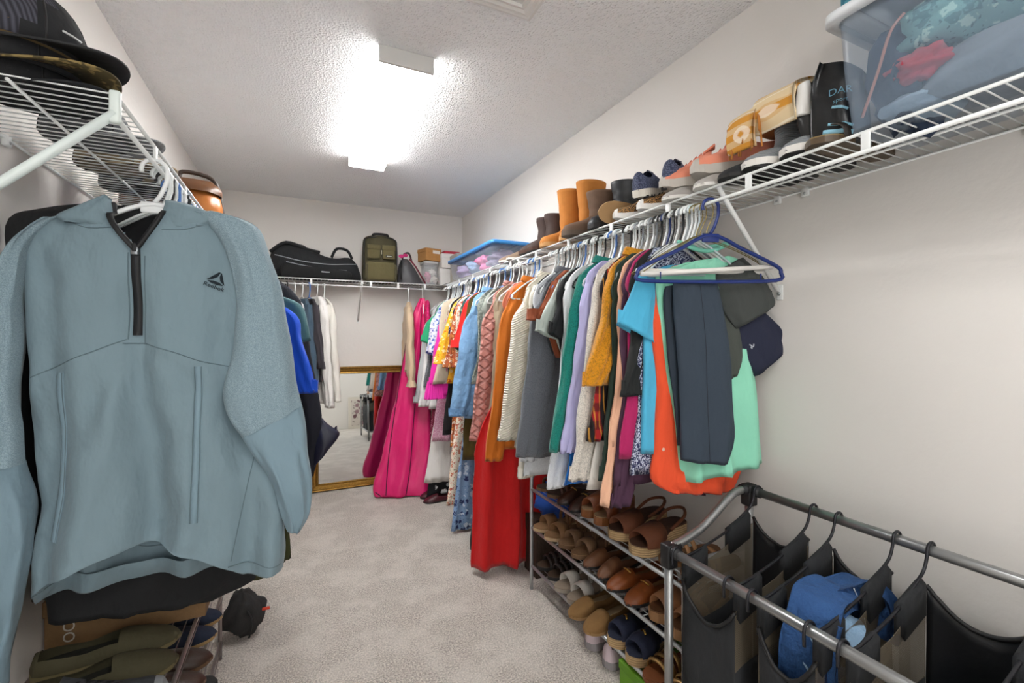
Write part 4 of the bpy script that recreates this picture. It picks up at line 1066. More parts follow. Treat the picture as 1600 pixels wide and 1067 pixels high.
pair('running_shoe', 'coral pink sneaker with a grey toe on the right shelf', 'sneaker', (cloth('#e88e72', .15), plain('#b9b3aa', .7), cloth('#d97f68')), [(1.245, 1.12, DZ+.045), (1.25, .985, DZ+.045)], AW-.8, L=.285, Wd=.052)
for o in list(bpy.data.objects):
    if o.name.startswith('running_shoe'): o.scale = (1.0, 1.05, 1.28)
pair('slipper', 'black slipper between coral sneakers and grey booties', 'mule', (cloth('#1d1f22'), M_BSOLE, cloth('#2a2a2c')), [(1.235, .905, DZ)], AW-.2)
pair('bootie', 'grey knit bootie with white midsole under the plaid scarf', 'ankle', (knit('#8f9498', 160, .3), plain('#dcd8d2', .6), M_BSOLE), [(1.245, .845, DZ), (1.255, .745, DZ)], AW-.15, cat='boot', L=.24, H=.15)
pair('sandal', 'flat dark sandal lying under the black plastic bag', 'sandal', (leather('#2b241d'), leather('#55442f'), leather('#8a7448')), [(1.25, .665, DZ)], AW-.1)
# plaid scarf folded on the booties with its fringe hanging
sr = root('scarf', 'mustard and cream plaid scarf with fringe draped over grey booties', 'scarf', (1.26, .835, DZ+.155))
M_SC = plaid('#c98a2c', '#d9c29a', '#f0e7d6', 8)
def sheet(path, y0, y1, th, seed, amp=.01, n=8):
    """a folded length of cloth: the path (x, z) swept from y0 to y1, with thickness"""
    P = smooth_pts([(a, 0, b) for a, b in path], 6); rings = []
    for j in range(n+1):
        y = y0+(y1-y0)*j/n; a, b = [], []
        for i, p in enumerate(P):
            d = (P[min(i+1, len(P)-1)]-P[max(i-1, 0)]); nx, nz = -d.z, d.x; l = math.hypot(nx, nz) or 1
            w = amp*noise.noise(Vector((p.x*9+seed, y*9, p.z*9)))
            a.append(Vector((p.x+nx/l*(th+w), y+amp*noise.noise(Vector((i*.13, seed, j*.31)))*.8, p.z+nz/l*(th+w)))); b.append(Vector((p.x-nx/l*(th-w), y, p.z-nz/l*(th-w))))
        rings.append(a+b[::-1])
    return loft(rings, True, True)
ob('fold', me('fold', sheet([(-.09, -.05), (-.105, .0), (-.09, .05), (-.03, .075), (.04, .07), (.09, .04), (.10, .0)], -.085, .03, .007, 2, .012), M_SC), sr)
ob('fold', me('fold', sheet([(-.06, .0), (-.075, .03), (-.02, .055), (.05, .05), (.09, .02), (.04, .0), (-.04, .01), (-.05, .025)], -.05, .075, .009, 5, .014), cloth('#a8662c', .3)), sr)
ob('fold', me('fold', sheet([(-.10, -.08), (-.108, -.03), (-.095, .02), (-.05, .045), (.02, .04), (.08, .02)], .02, .105, .008, 8, .014), M_SC), sr)
fr = []
for i in range(22):
    x, y = -.10+rnd.uniform(-.012, .012), rnd.uniform(.0, .11); l = rnd.uniform(.05, .10)
    fr.append(tube([(x+.02, y, .02), (x-.005, y+.004, .0), (x-.012+rnd.uniform(-.01, .01), y+rnd.uniform(-.012, .012), -l)], .0026, 5))
fo = ob('fringe', me('fringe', join(*fr), cloth('#b5722c')), sr); fo['kind'] = 'stuff'
# black plastic bag with pale blue print
br = root('plastic_bag', 'crumpled black plastic bag with pale blue lettering by the clear bin', 'bag', (1.20, .668, DZ), -1.0)
M_BAG = leather('#17181a', .28, 14)
b1 = slab([(-.035, .225, .03, .20, .006), (-.055, .16, .055, .16, .018), (-.055, .08, .065, .08, .022), (-.05, .0, .07, .0, .026)], 24, 14, .006, 2, 3, lump=.008)
ob('body', me('body', b1, M_BAG), br)
b2 = ob('flap', me('flap', xf(slab([(-.02, .185, .01, .20, .005), (-.035, .13, .03, .13, .010), (-.02, .05, .03, .05, .012), (.0, .0, .03, .0, .008)], 18, 10, .003, 2, 4, lump=.006), Matrix.Translation((-.05, .03, 0))), M_BAG), br)
sk = Skin(b1); M_LET = plain('#8fc3d8', .5)
for s, x, zc, sz in (('DAR', .005, .135, .024), ('sport', .005, .112, .014)):
    v, f = text_vf(s, sz); ob('lettering', me('lettering', ([(x+a, sk.y(x+a, zc+b)-.002, zc+b) for a, b, c in v], f), M_LET, False), br)
for zc, x0, x1 in ((.094, -.012, .02), (.052, -.02, .03), (.036, -.03, .03)):
    ob('print_stroke', me('print_stroke', ribbon(sk, [(x0, zc+.006), ((x0+x1)/2, zc), (x1, zc-.008)], .006 if zc > .05 else .010, .002), M_LET), br)
ob('white_flap', me('white_flap', xf(slab([(-.016, .19, .012, .20, .004), (-.02, .15, .018, .15, .006), (-.016, .11, .016, .11, .006)], 14, 8, .001, 2, 8), Matrix.Translation((-.068, .022, 0))), plain('#dcdad6', .4)), br)

# ---- clear storage bins
def bin_(label, x0, x1, y0, y1, z0, z1, lidm, bodym, ins=.03, lidh=.025, lip=.014):
    r = root('storage_bin', label, 'bin', ((x0+x1)/2, (y0+y1)/2, z0))
    cx, cy = (x1-x0)/2, (y1-y0)/2; H = z1-z0
    def rr(hx, hy, z, rad=.03):
        out = []
        for k, (sx, sy) in enumerate(((1, 1), (-1, 1), (-1, -1), (1, -1))):
            for j in range(6):
                a = PI/2*k+PI/2*j/5
                out.append(Vector((sx*(hx-rad)+rad*math.cos(a), sy*(hy-rad)+rad*math.sin(a), z)))
        return out
    ob('tub', me('tub', loft([rr(cx-ins, cy-ins, .003), rr(cx-ins, cy-ins, .003), rr(cx-ins*.7, cy-ins*.7, H*.3), rr(cx-ins*.6, cy-ins*.6, H*.32), rr(cx-.004, cy-.004, H)], True), bodym), r)
    ob('lid', me('lid', loft([rr(cx-.002, cy-.002, H-.012), rr(cx+lip, cy+lip, H-.012), rr(cx+lip, cy+lip, H+lidh*.4), rr(cx+lip*.3, cy+lip*.3, H+lidh*.6), rr(cx-.02, cy-.02, H+lidh*.55), rr(cx-.03, cy-.03, H+lidh)], False, True), lidm), r)
    return r
M_CLR = clear_plastic('#9fb2c6', .30, .22)
bin_('large clear storage bin stuffed with clothes on the right shelf', 1.105, XR-.03, .03, .628, ZD+.005, ZD+.27, plain('#dfe3e6', .35), M_CLR, .022, .02, .016)
def lump(label, c, rad, mat, seed, amp=.22, cat='clothing', name='folded_garment'):
    o = ob(name, me(name, ellipsoid(0, 0, 0, *rad, 30, 20, seed, amp, 7), mat), None, c)
    return tag(o, label, cat)
zb = ZD+.012
lump('teal leaf print fabric filling the top of the clear bin', (1.225, .40, zb+.175), (.095, .14, .07), floral('#6fa3a6', '#a5ccc9', '#4b7f88', 34, '#3f6f7c'), 2)
lump('dark navy clothing in the clear bin beside teal fabric', (1.235, .53, zb+.10), (.095, .065, .11), cloth('#23324a'), 5)
lump('red garment in the middle of the clear bin', (1.16, .485, zb+.09), (.035, .05, .03), cloth('#a8303c'), 8)
lump('navy plaid clothing at the near end of the bin', (1.235, .20, zb+.16), (.10, .12, .09), plaid('#27364e', '#4c5d78', '#c9b9a0'), 11)
lump('grey folded towel along the bottom of the clear bin', (1.235, .30, zb+.06), (.11, .24, .06), cloth('#77818d'), 14, .1)
lump('pale blue knitwear at the bottom of the clear bin', (1.235, .51, zb+.03), (.085, .07, .026), cloth('#8aa0b2'), 17, .1)
o = tag(ob('strap', me('strap', tube(smooth_pts([(1.135, .58, zb+.02), (1.125, .545, zb+.10), (1.12, .52, zb+.17), (1.13, .50, zb+.2)], 5), .003, 6), cloth('#a8756b'))), 'pink strap pressed against the inside of the clear bin', 'strap')
tb = root('fabric_box', 'teal patterned fabric box standing on the large clear bin', 'box', (1.25, .50, ZD+.292))
ob('body', me('body', rbox(-.12, .12, -.11, .125, 0, .14, .008), speckle('#2f6f83', '#4d93a4', 120)), tb)
ob('lid', me('lid', rbox(-.124, .124, -.114, .129, .14, .165, .006), cloth('#2b6577')), tb)
bin_('long clear storage bin with a blue lid on the right shelf', 1.13, XR-.03, 2.69, 3.63, ZD+.005, ZD+.165, plain('#3f8fd6', .35), clear_plastic('#c9d2e2', .22, .2), .02, .02, .014)
for i, (y, c, lb) in enumerate(((3.45, '#b9a9cf', 'lilac clothes inside the far end of the blue lidded bin'), (3.2, '#a9c0e2', 'pale blue clothes in the middle of the blue lidded bin'), (3.0, '#e77fae', 'pink clothes in the blue lidded bin'), (2.82, '#8a7f97', 'mauve clothes at the near end of the blue lidded bin'))):
    lump(lb, (1.255, y, ZD+.075), (.105, .11, .055), cloth(c), 20+i)

# ---- back shelf: duffel, backpack, tote, boxes
def at_back(u, Y): a, b, c = ray(u, 440); return a/b*Y
dz = ZD+.005
df = root('duffel_bag', 'black duffel bag with grey zip piping on the back shelf', 'bag', (.13, 4.0, dz))
rings = []
for i in range(23):
    g = i/22; x = -.36+.70*g; e = (1-abs(2*g-1)**6)**.5
    hh = (.105+.02*math.sin(g*7)+.035*(1-g))*max(e, .25); ww = .12*max(e, .3)
    rings.append([Vector((x, ww*math.cos(a)+.01*noise.noise(Vector((x*8, a, 0))), hh+hh*math.sin(a)*(1+.15*noise.noise(Vector((x*6, a*2, 3)))) if math.sin(a) > -.85 else .0)) for a in [2*PI*k/26 for k in range(26)]])
dvf = loft(rings, True, True)
M_DUF = cloth('#17191c', .1)
ob('body', me('body', dvf, M_DUF), df); sk = Skin(dvf)
for pts in ([(-.3, .17), (-.1, .13), (.1, .12), (.3, .14)], [(-.22, .12), (.0, .085), (.22, .075)]):
    ob('zip', me('zip', ribbon(sk, pts, .008, .003), plain('#7d8286', .5)), df)
ob('pocket', me('pocket', slab([(-.24, .105, .24, .075, .012, -.115), (-.26, .06, .26, .05, .02, -.115), (-.25, .01, .25, .012, .012, -.11)], 30, 10, .003, 3, 2, False), cloth('#101113')), df)
for x in (-.12, .2):
    ob('handle', me('handle', tube(smooth_pts([(x-.09, -.02, .19), (x-.05, -.03, .262), (x+.03, -.03, .255), (x+.07, -.02, .19)], 5), .011, 8), M_DUF), df)
ob('strap', me('strap', tube(smooth_pts([(-.33, -.05, .2), (-.22, -.1, .27), (-.08, -.07, .235), (.02, -.05, .22)], 5), .014, 8), M_DUF), df)
ob('logo', me('logo', ribbon(sk, [(.03, .055), (.09, .053)], .008, .032), plain('#aeb2b5', .5)), df)
bp = root('backpack', 'olive green backpack standing upright on the back shelf', 'backpack', (.625, 3.99, dz), -.05)
M_OL = cloth('#5d5636', .12); M_OL2 = cloth('#4b4630', .1)
bvf = slab([(-.08, .40, .08, .40, .05), (-.132, .37, .132, .37, .085), (-.143, .27, .143, .27, .10), (-.145, .12, .145, .12, .10), (-.135, .02, .135, .02, .09), (-.11, .0, .11, .0, .07)], 36, 24, .003, 2, 6, False, cap0=True, cap1=True)
ob('body', me('body', bvf, M_OL2), bp)
p1 = ob('front_pocket', me('front_pocket', slab([(-.105, .165, .105, .165, .02, -.10), (-.125, .13, .125, .13, .03, -.105), (-.125, .03, .125, .03, .03, -.105), (-.1, .01, .1, .01, .02, -.095)], 30, 12, .003, 3, 7, False, cap0=True, cap1=True), M_OL), bp)
for x0, x1 in ((-.112, -.008), (.008, .112)):
    p = ob('upper_pocket', me('upper_pocket', rbox(x0, x1, -.128, -.09, .19, .30, .012, 3), M_OL), bp)
    ob('flap', me('flap', rbox(x0-.004, x1+.004, -.134, -.1, .262, .306, .010, 3), M_OL), p)
ob('label_patch', me('label_patch', rbox(.035, .09, -.131, -.127, .205, .222, .001), M_BLK), bp)
ob('label_print', me('label_print', rbox(.042, .083, -.1325, -.131, .211, .217, .0004), plain('#b9b9ad', .5)), bp)
ob('handle', me('handle', tube(smooth_pts([(-.06, -.045, .385), (-.05, -.065, .405), (.05, -.065, .405), (.06, -.045, .385)], 5), .010, 8), M_BLK), bp)
ob('zip', me('zip', tube(smooth_pts([(-.13, -.075, .1), (-.132, -.075, .3), (-.10, -.075, .37), (.10, -.075, .37), (.132, -.075, .3), (.13, -.075, .1)], 6), .005, 6), M_BLK), bp)
ob('strap', me('strap', rbox(-.125, -.108, -.15, -.135, .02, .14, .004), M_OL2), bp); ob('strap', me('strap', rbox(.108, .125, -.15, -.135, .02, .14, .004), M_OL2), bp)
ob('zip_pull', me('zip_pull', rbox(-.004, .004, -.136, -.13, .225, .26, .002), plain('#b7b39c', .5)), bp)
tt = root('tote_bag', 'charcoal grey tote with maroon edging leaning on the back shelf', 'bag', (.885, 3.97, dz), -.1)
M_TG = leather('#4b4a4d', .5); M_MAR = leather('#7d2238', .4)
ob('body', me('body', slab([(-.07, .22, -.02, .215, .03), (-.10, .17, .02, .16, .055), (-.115, .08, .07, .08, .07), (-.12, .0, .115, .0, .075)], 26, 14, .004, 2, 3, False, cap0=True, cap1=True), M_TG), tt)
ob('edging', me('edging', tube([(-.015, -.055, .215), (.035, -.065, .15), (.12, -.075, .005)], .007, 6), M_MAR), tt)
ob('handle', me('handle', tube(smooth_pts([(-.075, -.03, .21), (-.06, -.04, .255), (-.02, -.04, .265), (.005, -.03, .2)], 5), .008, 8), leather('#3c1f2a', .5)), tt)
ob('ribbon_bow', me('ribbon_bow', join(ellipsoid(-.085, -.05, .235, .022, .014, .016), ellipsoid(-.05, -.052, .245, .022, .014, .014)), cloth('#d4377f')), tt)
ob('tassel', me('tassel', tube([(-.085, -.065, .2), (-.09, -.075, .1), (-.088, -.075, .03)], .008, 6), M_BLK), tt)
def carton(name, label, x, y, z, sx, sy, sz, mat, lidm=None, rz=0, strip=None):
    r = root(name, label, 'box', (x, y, z), rz)
    ob('carton', me('carton', rbox(-sx/2, sx/2, -sy/2, sy/2, 0, sz, .002), mat, False), r)
    ob('lid', me('lid', rbox(-sx/2-.003, sx/2+.003, -sy/2-.003, sy/2+.003, sz*.72, sz+.003, .002), lidm or mat, False), r)
    if strip: ob('sticker', me('sticker', box(-sx*.05, sx*.42, -sy/2-.0045, -sy/2-.003, sz*.6, sz*.86), strip, False), r)
    return r
M_CARD = NT('cardboard'); M_CARD = M_CARD.done(M_CARD.mix(M_CARD.noise(40, 3).outputs[0], '#a4723c', '#bd8b52'), .85)
cb = bin_('small clear box of pink flowers below the cardboard box', .995, 1.125, 3.92, 4.08, dz, dz+.20, clear_plastic('#e6e6e6', .5, .3), clear_plastic('#e6e9ec', .3, .2), .008, .015, .004)
for i, (dx, dy, h, c) in enumerate(((-.02, -.02, .09, '#e58fae'), (.025, .0, .12, '#f0e9e6'), (.0, .03, .06, '#d76f93'), (.03, -.04, .05, '#d9cfc8'))):
    lump(['rose pink paper flower in the small clear box', 'white paper flower in the small clear box', 'deep pink paper flower in the small clear box', 'ivory paper flower in the small clear box'][i], (1.06+dx, 4.0+dy, dz+h), (.028, .028, .028), cloth(c), 40+i, .35, 'flower', 'paper_flower')
carton('cardboard_box', 'small brown cardboard box with a white sticker on the clear box', 1.06, 4.0, dz+.218, .15, .15, .105, M_CARD, None, .25, plain('#e4ded4', .7))
carton('shoe_box', 'plain white shoe box beside the brown cardboard box', 1.21, 4.01, dz, .15, .2, .15, plain('#d9d6d2', .7))
carton('shoe_box', 'white shoe box with a red lid on the back shelf', 1.225, 4.0, dz+.155, .16, .22, .125, plain('#dcd8d4', .7), plain('#dcd8d4', .7))
rl = carton('gift_box', 'flat red box on top of the white shoe boxes', 1.24, 4.0, dz+.285, .14, .2, .02, plain('#b5243c', .6))
carton('shoe_box', 'taupe shoe box behind the blue lidded bin', 1.31, 3.76, dz, .2, .19, .25, plain('#a8a299', .8))
carton('shoe_box', 'pale grey shoe box in the corner of the back shelf', 1.36, 4.01, dz, .11, .22, .30, plain('#cfcdc9', .8))

# ---- left shelf: caps and a leather bag
def cap_(label, loc, rz, crown, brimm, tilt=(0, 0), under=None, sc=1.0, front=None):
    r = root('baseball_cap', label, 'cap', loc, 0); r.rotation_euler = (tilt[0], tilt[1], rz)
    V, Fc = ellipsoid(0, 0, .004, .088, .08, .115, 28, 14, None, 0, 6, 0)
    V0, F0 = V, Fc
    ob('crown', me('crown', (V, Fc), crown), r)
    for k in range(3):
        a0 = PI*k/3+.5
        ob('seam', me('seam', tube([(.0885*math.cos(p)*math.cos(a0), .0805*math.cos(p)*math.sin(a0), .005+.1155*math.sin(p)) for p in [PI*i/16 for i in range(17)]], .0015, 5), M_BLK), r)
    ob('button', me('button', ellipsoid(0, 0, .119, .007, .007, .004, 10, 6), crown), r)
    V, Fc = [], []; n = 18
    for i in range(n+1):
        a = -1.25+2.5*i/n
        xi, yi = .086*math.cos(a), .079*math.sin(a); ext = .075*math.cos(a*1.1)**.6 if abs(a) < 1.25 else .01
        for dd, zz in ((0, .006), (ext, .004), (ext, .0), (0, .002)):
            y = yi*(1+dd*1.2); V.append((xi+dd, y, zz-.9*y*y*3+.008))
    for i in range(n):
        for k in range(4): Fc.append((i*4+k, i*4+(k+1) % 4, i*4+4+(k+1) % 4, i*4+4+k))
    b = ob('brim', me('brim', (V, Fc), brimm), r)
    ob('sweatband', me('sweatband', loft([[Vector((.086*math.cos(a), .078*math.sin(a), z)) for a in [2*PI*k/24 for k in range(24)]] for z in (.0, .025)]), under or M_BLK), r)
    r.scale = (sc, sc, sc)
    if front: ob('front_panel', me('front_panel', ([(x*1.012, y*1.012, z*1.012) for x, y, z in V0], [f for f in F0 if all(V0[i][0] > .052 for i in f)]), front), r); ob('lettering', me('lettering', tube([(.089, -.03, .035), (.092, -.015, .036), (.0925, 0, .036)], .002, 5), plain('#c9c9c9', .5)), r)
    return r
zc = ZD+.024
M_CORD = NT('corduroy'); wv = M_CORD.n('TexWave', Vector=M_CORD.co, Scale=75.0); wv.bands_direction = 'Y'
M_CORD = M_CORD.done(M_CORD.mix(wv.outputs[1], '#24242c', '#4a4a55'), .9, M_CORD.bump(wv.outputs[1], .5, .002))
M_CAMO = speckle('#4a3f22', '#8a7648', 45)
cap_('charcoal corduroy cap, topmost of the stack at the shelf end', (-.50, 1.225, zc+.075), -.35, M_CORD, plain('#16171a', .7), (0, .08), cloth('#5b4a2c'), 1.18, cloth('#17181b'))
cap_('camouflage brimmed black cap under the corduroy cap', (-.495, 1.23, zc+.036), -.5, cloth('#1a1b1e'), M_CAMO, (0, .05), None, 1.12)
cap_('black cap at the bottom of the cap stack', (-.49, 1.24, zc), -.5, cloth('#141518'), cloth('#16181c'))
cap_('grey cap with its brim toward the shelf front', (-.47, 1.45, zc), -.2, cloth('#54575b'), cloth('#8b8d8f'))
cap_('khaki cap lying behind the grey cap on the left shelf', (-.48, 1.66, zc), -.3, cloth('#8d7c60'), cloth('#a5957a'))
cap_('black mesh cap lying behind the khaki cap', (-.49, 1.87, zc), -.1, cloth('#1b1c1e'), cloth('#2a2b2d'))
cap_('brown cap farthest back among the caps on the left shelf', (-.5, 2.08, zc), .1, cloth('#6d4528'), cloth('#7b5232'))
lb = root('leather_bag', 'shiny tan leather bag with dark handles on the left shelf', 'bag', (-.40, 2.30, zc), .2)
ob('body', me('body', slab([(-.06, .165, .06, .165, .04), (-.09, .12, .09, .12, .07), (-.10, .05, .10, .05, .085), (-.09, .0, .09, .0, .07)], 26, 14, .006, 3, 4, False, cap0=True, cap1=True, lump=.008), leather('#c2773a', .25, 18)), lb)
ob('flap', me('flap', slab([(-.065, .18, .065, .18, .03), (-.095, .15, .098, .15, .075), (-.10, .12, .10, .12, .088)], 24, 8, .004, 3, 5, False), leather('#6b4426', .4)), lb)
ob('handle', me('handle', tube(smooth_pts([(-.05, 0, .17), (-.04, 0, .21), (.06, 0, .20), (.09, 0, .13), (.1, 0, .04)], 5), .009, 8), leather('#3a2a20', .5)), lb)

# ================================================================ right shoe rack
RX0, RX1, RY0, RY1 = 1.075, 1.375, 1.035, 2.05
M_RACK = plain('#b4b7ba', .35, .75)
rk = root('shoe_rack', 'three tier silver metal shoe rack below the hanging clothes', 'shoe rack', ((RX0+RX1)/2, (RY0+RY1)/2, 0))
def rp(nm, vf, parent=rk): return ob(nm, me(nm, mv(vf, -(RX0+RX1)/2, -(RY0+RY1)/2, 0), M_RACK), parent)
for y in (RY0, RY1):
    rp('end_frame', tube(smooth_pts([(RX0, y, .0), (RX0, y, .3), (RX0, y, .54), (RX0+.008, y, .572), (RX0+.03, y, .585), (RX1-.03, y, .585), (RX1-.008, y, .572), (RX1, y, .54), (RX1, y, .3), (RX1, y, 0)], 4), .009, 10))
LEV = (.12, .315, .51)
for z in LEV:
    sh = rp('shelf_front_rail', tube([(RX0, RY0, z), (RX0, RY1, z)], .0075, 8)); rp('shelf_back_rail', tube([(RX1, RY0, z), (RX1, RY1, z)], .006, 8))
    for i in range(9): rp('wire', tube([(RX0+.03*(i+1), RY0, z+.002), (RX0+.03*(i+1), RY1, z+.002)], .0017, 5))
    for i in range(4): rp('cross_wire', tube([(RX0, RY0+.2+.2*i, z-.002), (RX1, RY0+.2+.2*i, z-.002)], .0022, 5))
    for y in (RY0,): ob('rivet', me('rivet', mv(ellipsoid(RX0-.009, y, z, .004, .006, .006, 10, 6), -(RX0+RX1)/2, -(RY0+RY1)/2, 0), M_STEEL), rk)
z3, z2, z1 = LEV[2]+.006, LEV[1]+.006, LEV[0]+.006
xs = 1.205
R = AW
pair('sandal', 'brown cork footbed sandal at the far end of the top tier', 'sandal', (BRN, plain('#6b4d33', .8), leather('#3a2a1f', .7)), [(xs, 1.99, z3), (xs, 1.895, z3)], R, Wd=.043)
pair('loafer', 'dark brown loafer with gold bit on the top tier', 'mule+', (leather('#3d2116', .4), M_BSOLE, leather('#6d4a30', .6)), [(xs, 1.805, z3), (xs, 1.72, z3)], R+.15, Wd=.04)
pair('mule', 'cognac heeled mule beside the brown slides on the top tier', 'wedge', (COG, leather('#8a5326', .5), leather('#9a7a58', .7)), [(xs+.01, 1.635, z3), (xs+.01, 1.555, z3)], R+.2, Wd=.039, L=.25)
pair('espadrille', 'brown suede espadrille wedge with a rope sole on the top tier', 'wedge', (leather('#6b3a1f', .8), M_ROPE, leather('#4b2e1e', .7)), [(xs, 1.40, z3), (xs-.01, 1.275, z3)], R+.03, Wd=.05, L=.27)
pair('sandal', 'tan cross strap sandal at the near end of the top tier', 'sandal', (leather('#a97c50', .6), plain('#7d5a38', .7), leather('#7b5535', .6)), [(xs+.03, 1.165, z3), (xs+.03, 1.075, z3)], R, Wd=.043)
pair('slide', 'tan slide with a pale sole at the far end of the middle tier', 'slide', (leather('#87603d', .7), plain('#b59a78', .7), leather('#94704c', .7)), [(xs-.02, 1.985, z2), (xs-.02, 1.885, z2)], R, Wd=.046)
pair('slide', 'taupe flat slide next to the pale soled slides', 'slide', (leather('#7a5a3f', .7), plain('#6e5238', .7), leather('#8c6b4c', .7)), [(xs, 1.785, z2), (xs, 1.69, z2)], R+.08, Wd=.043)
pair('ballet_flat', 'brown flat with a pale lining on the middle tier', 'flat', (leather('#71482c', .5), M_BSOLE, leather('#b0a392', .7)), [(xs, 1.595, z2), (xs, 1.51, z2)], R+.15, Wd=.038)
pair('loafer', 'cognac pointed flat with gold trim on the middle tier', 'flat+', (leather('#8c4a20', .4), M_BSOLE, leather('#a07c55', .6)), [(xs-.01, 1.405, z2), (xs-.01, 1.31, z2)], R+.05, Wd=.041, L=.27)
pair('espadrille', 'tan braided strap wedge near the laundry sorter', 'wedge', (leather('#a5714a', .5), leather('#a87d52', .6), leather('#6f4a2c', .6)), [(xs, 1.185, z2), (xs, 1.09, z2)], R, Wd=.043, L=.25)
pair('sandal', 'dark strappy sandal at the far end of the bottom tier', 'sandal', (leather('#2b2320'), M_BSOLE, leather('#4a3a2d')), [(xs, 1.985, z1), (xs, 1.89, z1)], R, Wd=.042)
pair('slide', 'white buckled slide on the bottom tier', 'slide', (leather('#c9c4bb', .6), plain('#8c8377', .7), leather('#8f8070', .7)), [(xs-.02, 1.79, z1), (xs-.02, 1.695, z1)], R+.1, Wd=.044)
pair('moccasin', 'olive tan suede moccasin at the edge of the bottom tier', 'flat', (leather('#7b5a30', .9), plain('#8a6a42', .8), leather('#b59d7c', .8)), [(xs-.07, 1.60, z1), (xs-.07, 1.50, z1)], R+.12, Wd=.048, L=.25)
pair('espadrille', 'navy wedge with gold buckle on the bottom tier', 'bow_wedge', (cloth('#151c33'), M_ROPE, cloth('#1c2236')), [(xs-.03, 1.385, z1), (xs-.03, 1.29, z1)], R+.1, Wd=.044, L=.25)
pair('sandal', 'brown sandal with broad gold straps on the bottom tier', 'sandal', (plain('#a78652', .35, .7), leather('#7c431f', .6), leather('#7a4420', .6)), [(xs-.03, 1.185, z1), (xs-.03, 1.085, z1)], R+.12, Wd=.046, L=.26)
pair('sneaker', 'pale pink sneaker with heel out on the carpet under the rack', 'sneaker', (cloth('#cbb9bf', .1), plain('#8f8a8c', .7), cloth('#b9a5ae')), [(1.20, 1.565, .002), (1.20, 1.455, .002)], .12)
gb = carton('shoe_box', 'bright green shoe box on the carpet under the rack', 1.215, 1.235, .001, .30, .2, .10, plain('#5f8f18', .6), plain('#55830f', .6), 0)
o = tag(ob('folded_garment', me('folded_garment', ellipsoid(0, 0, .09, .11, .075, .09, 26, 16, 5, .2, 6), cloth('#1a4aa0')), None, (1.26, 2.13, .31)), 'royal blue cloth heaped behind the far end of the shoe rack', 'clothing')
cbx = carton('storage_box', 'tall brown carton on the carpet past the far end of the rack', 1.25, 2.19, 0, .22, .14, .31, cloth('#3a2a20'))
o = tag(ob('tote_bag', me('tote_bag', slab([(-.10, .22, .10, .20, .03), (-.13, .12, .13, .12, .05), (-.13, .0, .13, .0, .06)], 26, 12, .008, 2, 6, False, cap0=True, cap1=True), cloth('#141416')), None, (1.06, 2.60, .002), (0, 0, .4)), 'black bag slumped on the carpet under the floral dress', 'bag')
pair('pump', 'dark red flat on the carpet below the black floral dress', 'flat', (leather('#4a1420', .4), M_BSOLE, leather('#5a2a30')), [(1.0, 3.46, .002), (1.0, 3.58, .002)], R)

# ================================================================ laundry sorter
LX0, LX1, LY1, LY0 = .962, 1.300, .985, .06
LZ0, LZ1 = .675, .80
ls = root('laundry_sorter', 'grey tube laundry sorter frame with black corner joints', 'laundry sorter', (LX0, LY1, 0))
M_TUBE = plain('#9b9c9c', .33, .8)
def lp(nm, vf, m=M_TUBE, parent=ls): return ob(nm, me(nm, mv(vf, -LX0, -LY1, 0), m), parent)
lp('front_rail', tube([(LX0, LY1, LZ0), (LX0, LY0, LZ0)], .0125, 14)); lp('back_rail', tube([(LX1, LY1, LZ1), (LX1, LY0, LZ1)], .0125, 14))
for y in (LY1, LY0):
    lp('end_tube', tube(smooth_pts([(LX0+.01, y, LZ0+.006), (LX0+.06, y, LZ0+.016), (LX0+.14, y, LZ0+.045), (LX0+.25, y, LZ0+.115), (LX1-.05, y, LZ1+.002), (LX1-.01, y, LZ1+.004)], 6), .0125, 12))
    for x, zt in ((LX0, LZ0), (LX1, LZ1)):
        lp('leg', tube([(x, y, .03), (x, y, zt)], .0125, 12))
        j = lp('corner_joint', join(rbox(x-.018, x+.018, y-.018, y+.018, zt-.05, zt+.018, .005), tube([(x, y, zt), (x, y-.04 if y == LY1 else y+.04, zt)], .0165, 12), tube([(x, y, zt), (x+(.036 if x == LX0 else -.036), y, zt+.004)], .0165, 12)), M_BLK)
        w = lp('caster', ellipsoid(x, y, .022, .012, .022, .022, 14, 10), M_BLK)
    lp('lower_rail', tube([(LX0, y, .14), (LX1, y, .14)], .010, 10))
lp('lower_rail', tube([(LX0, LY1, .14), (LX0, LY0, .14)], .010, 10)); lp('lower_rail', tube([(LX1, LY1, .14), (LX1, LY0, .14)], .010, 10))
M_BF = cloth('#1b1d20', .1); M_BIN = leather('#1c1e22', .35, 20); M_NET = net('#6e6454')
def grid(fn, nu, nv, th=(0, 0, 0)):
    V = [tuple(fn(i/nu, j/nv)) for j in range(nv+1) for i in range(nu+1)]
    Fc = [(j*(nu+1)+i, j*(nu+1)+i+1, (j+1)*(nu+1)+i+1, (j+1)*(nu+1)+i) for j in range(nv) for i in range(nu)]
    n = len(V); V2 = [(a+th[0], b+th[1], c+th[2]) for a, b, c in V]
    F2 = [tuple(reversed([i+n for i in f])) for f in Fc]
    e = [i for i in range(nu+1)]+[(j+1)*(nu+1)-1 for j in range(1, nv+1)]+[nv*(nu+1)+i for i in range(nu-1, -1, -1)]+[j*(nu+1) for j in range(nv-1, 0, -1)]
    S2 = [(e[k], e[k-1], e[k-1]+n, e[k]+n) for k in range(len(e))]
    return V+V2, Fc+F2+S2
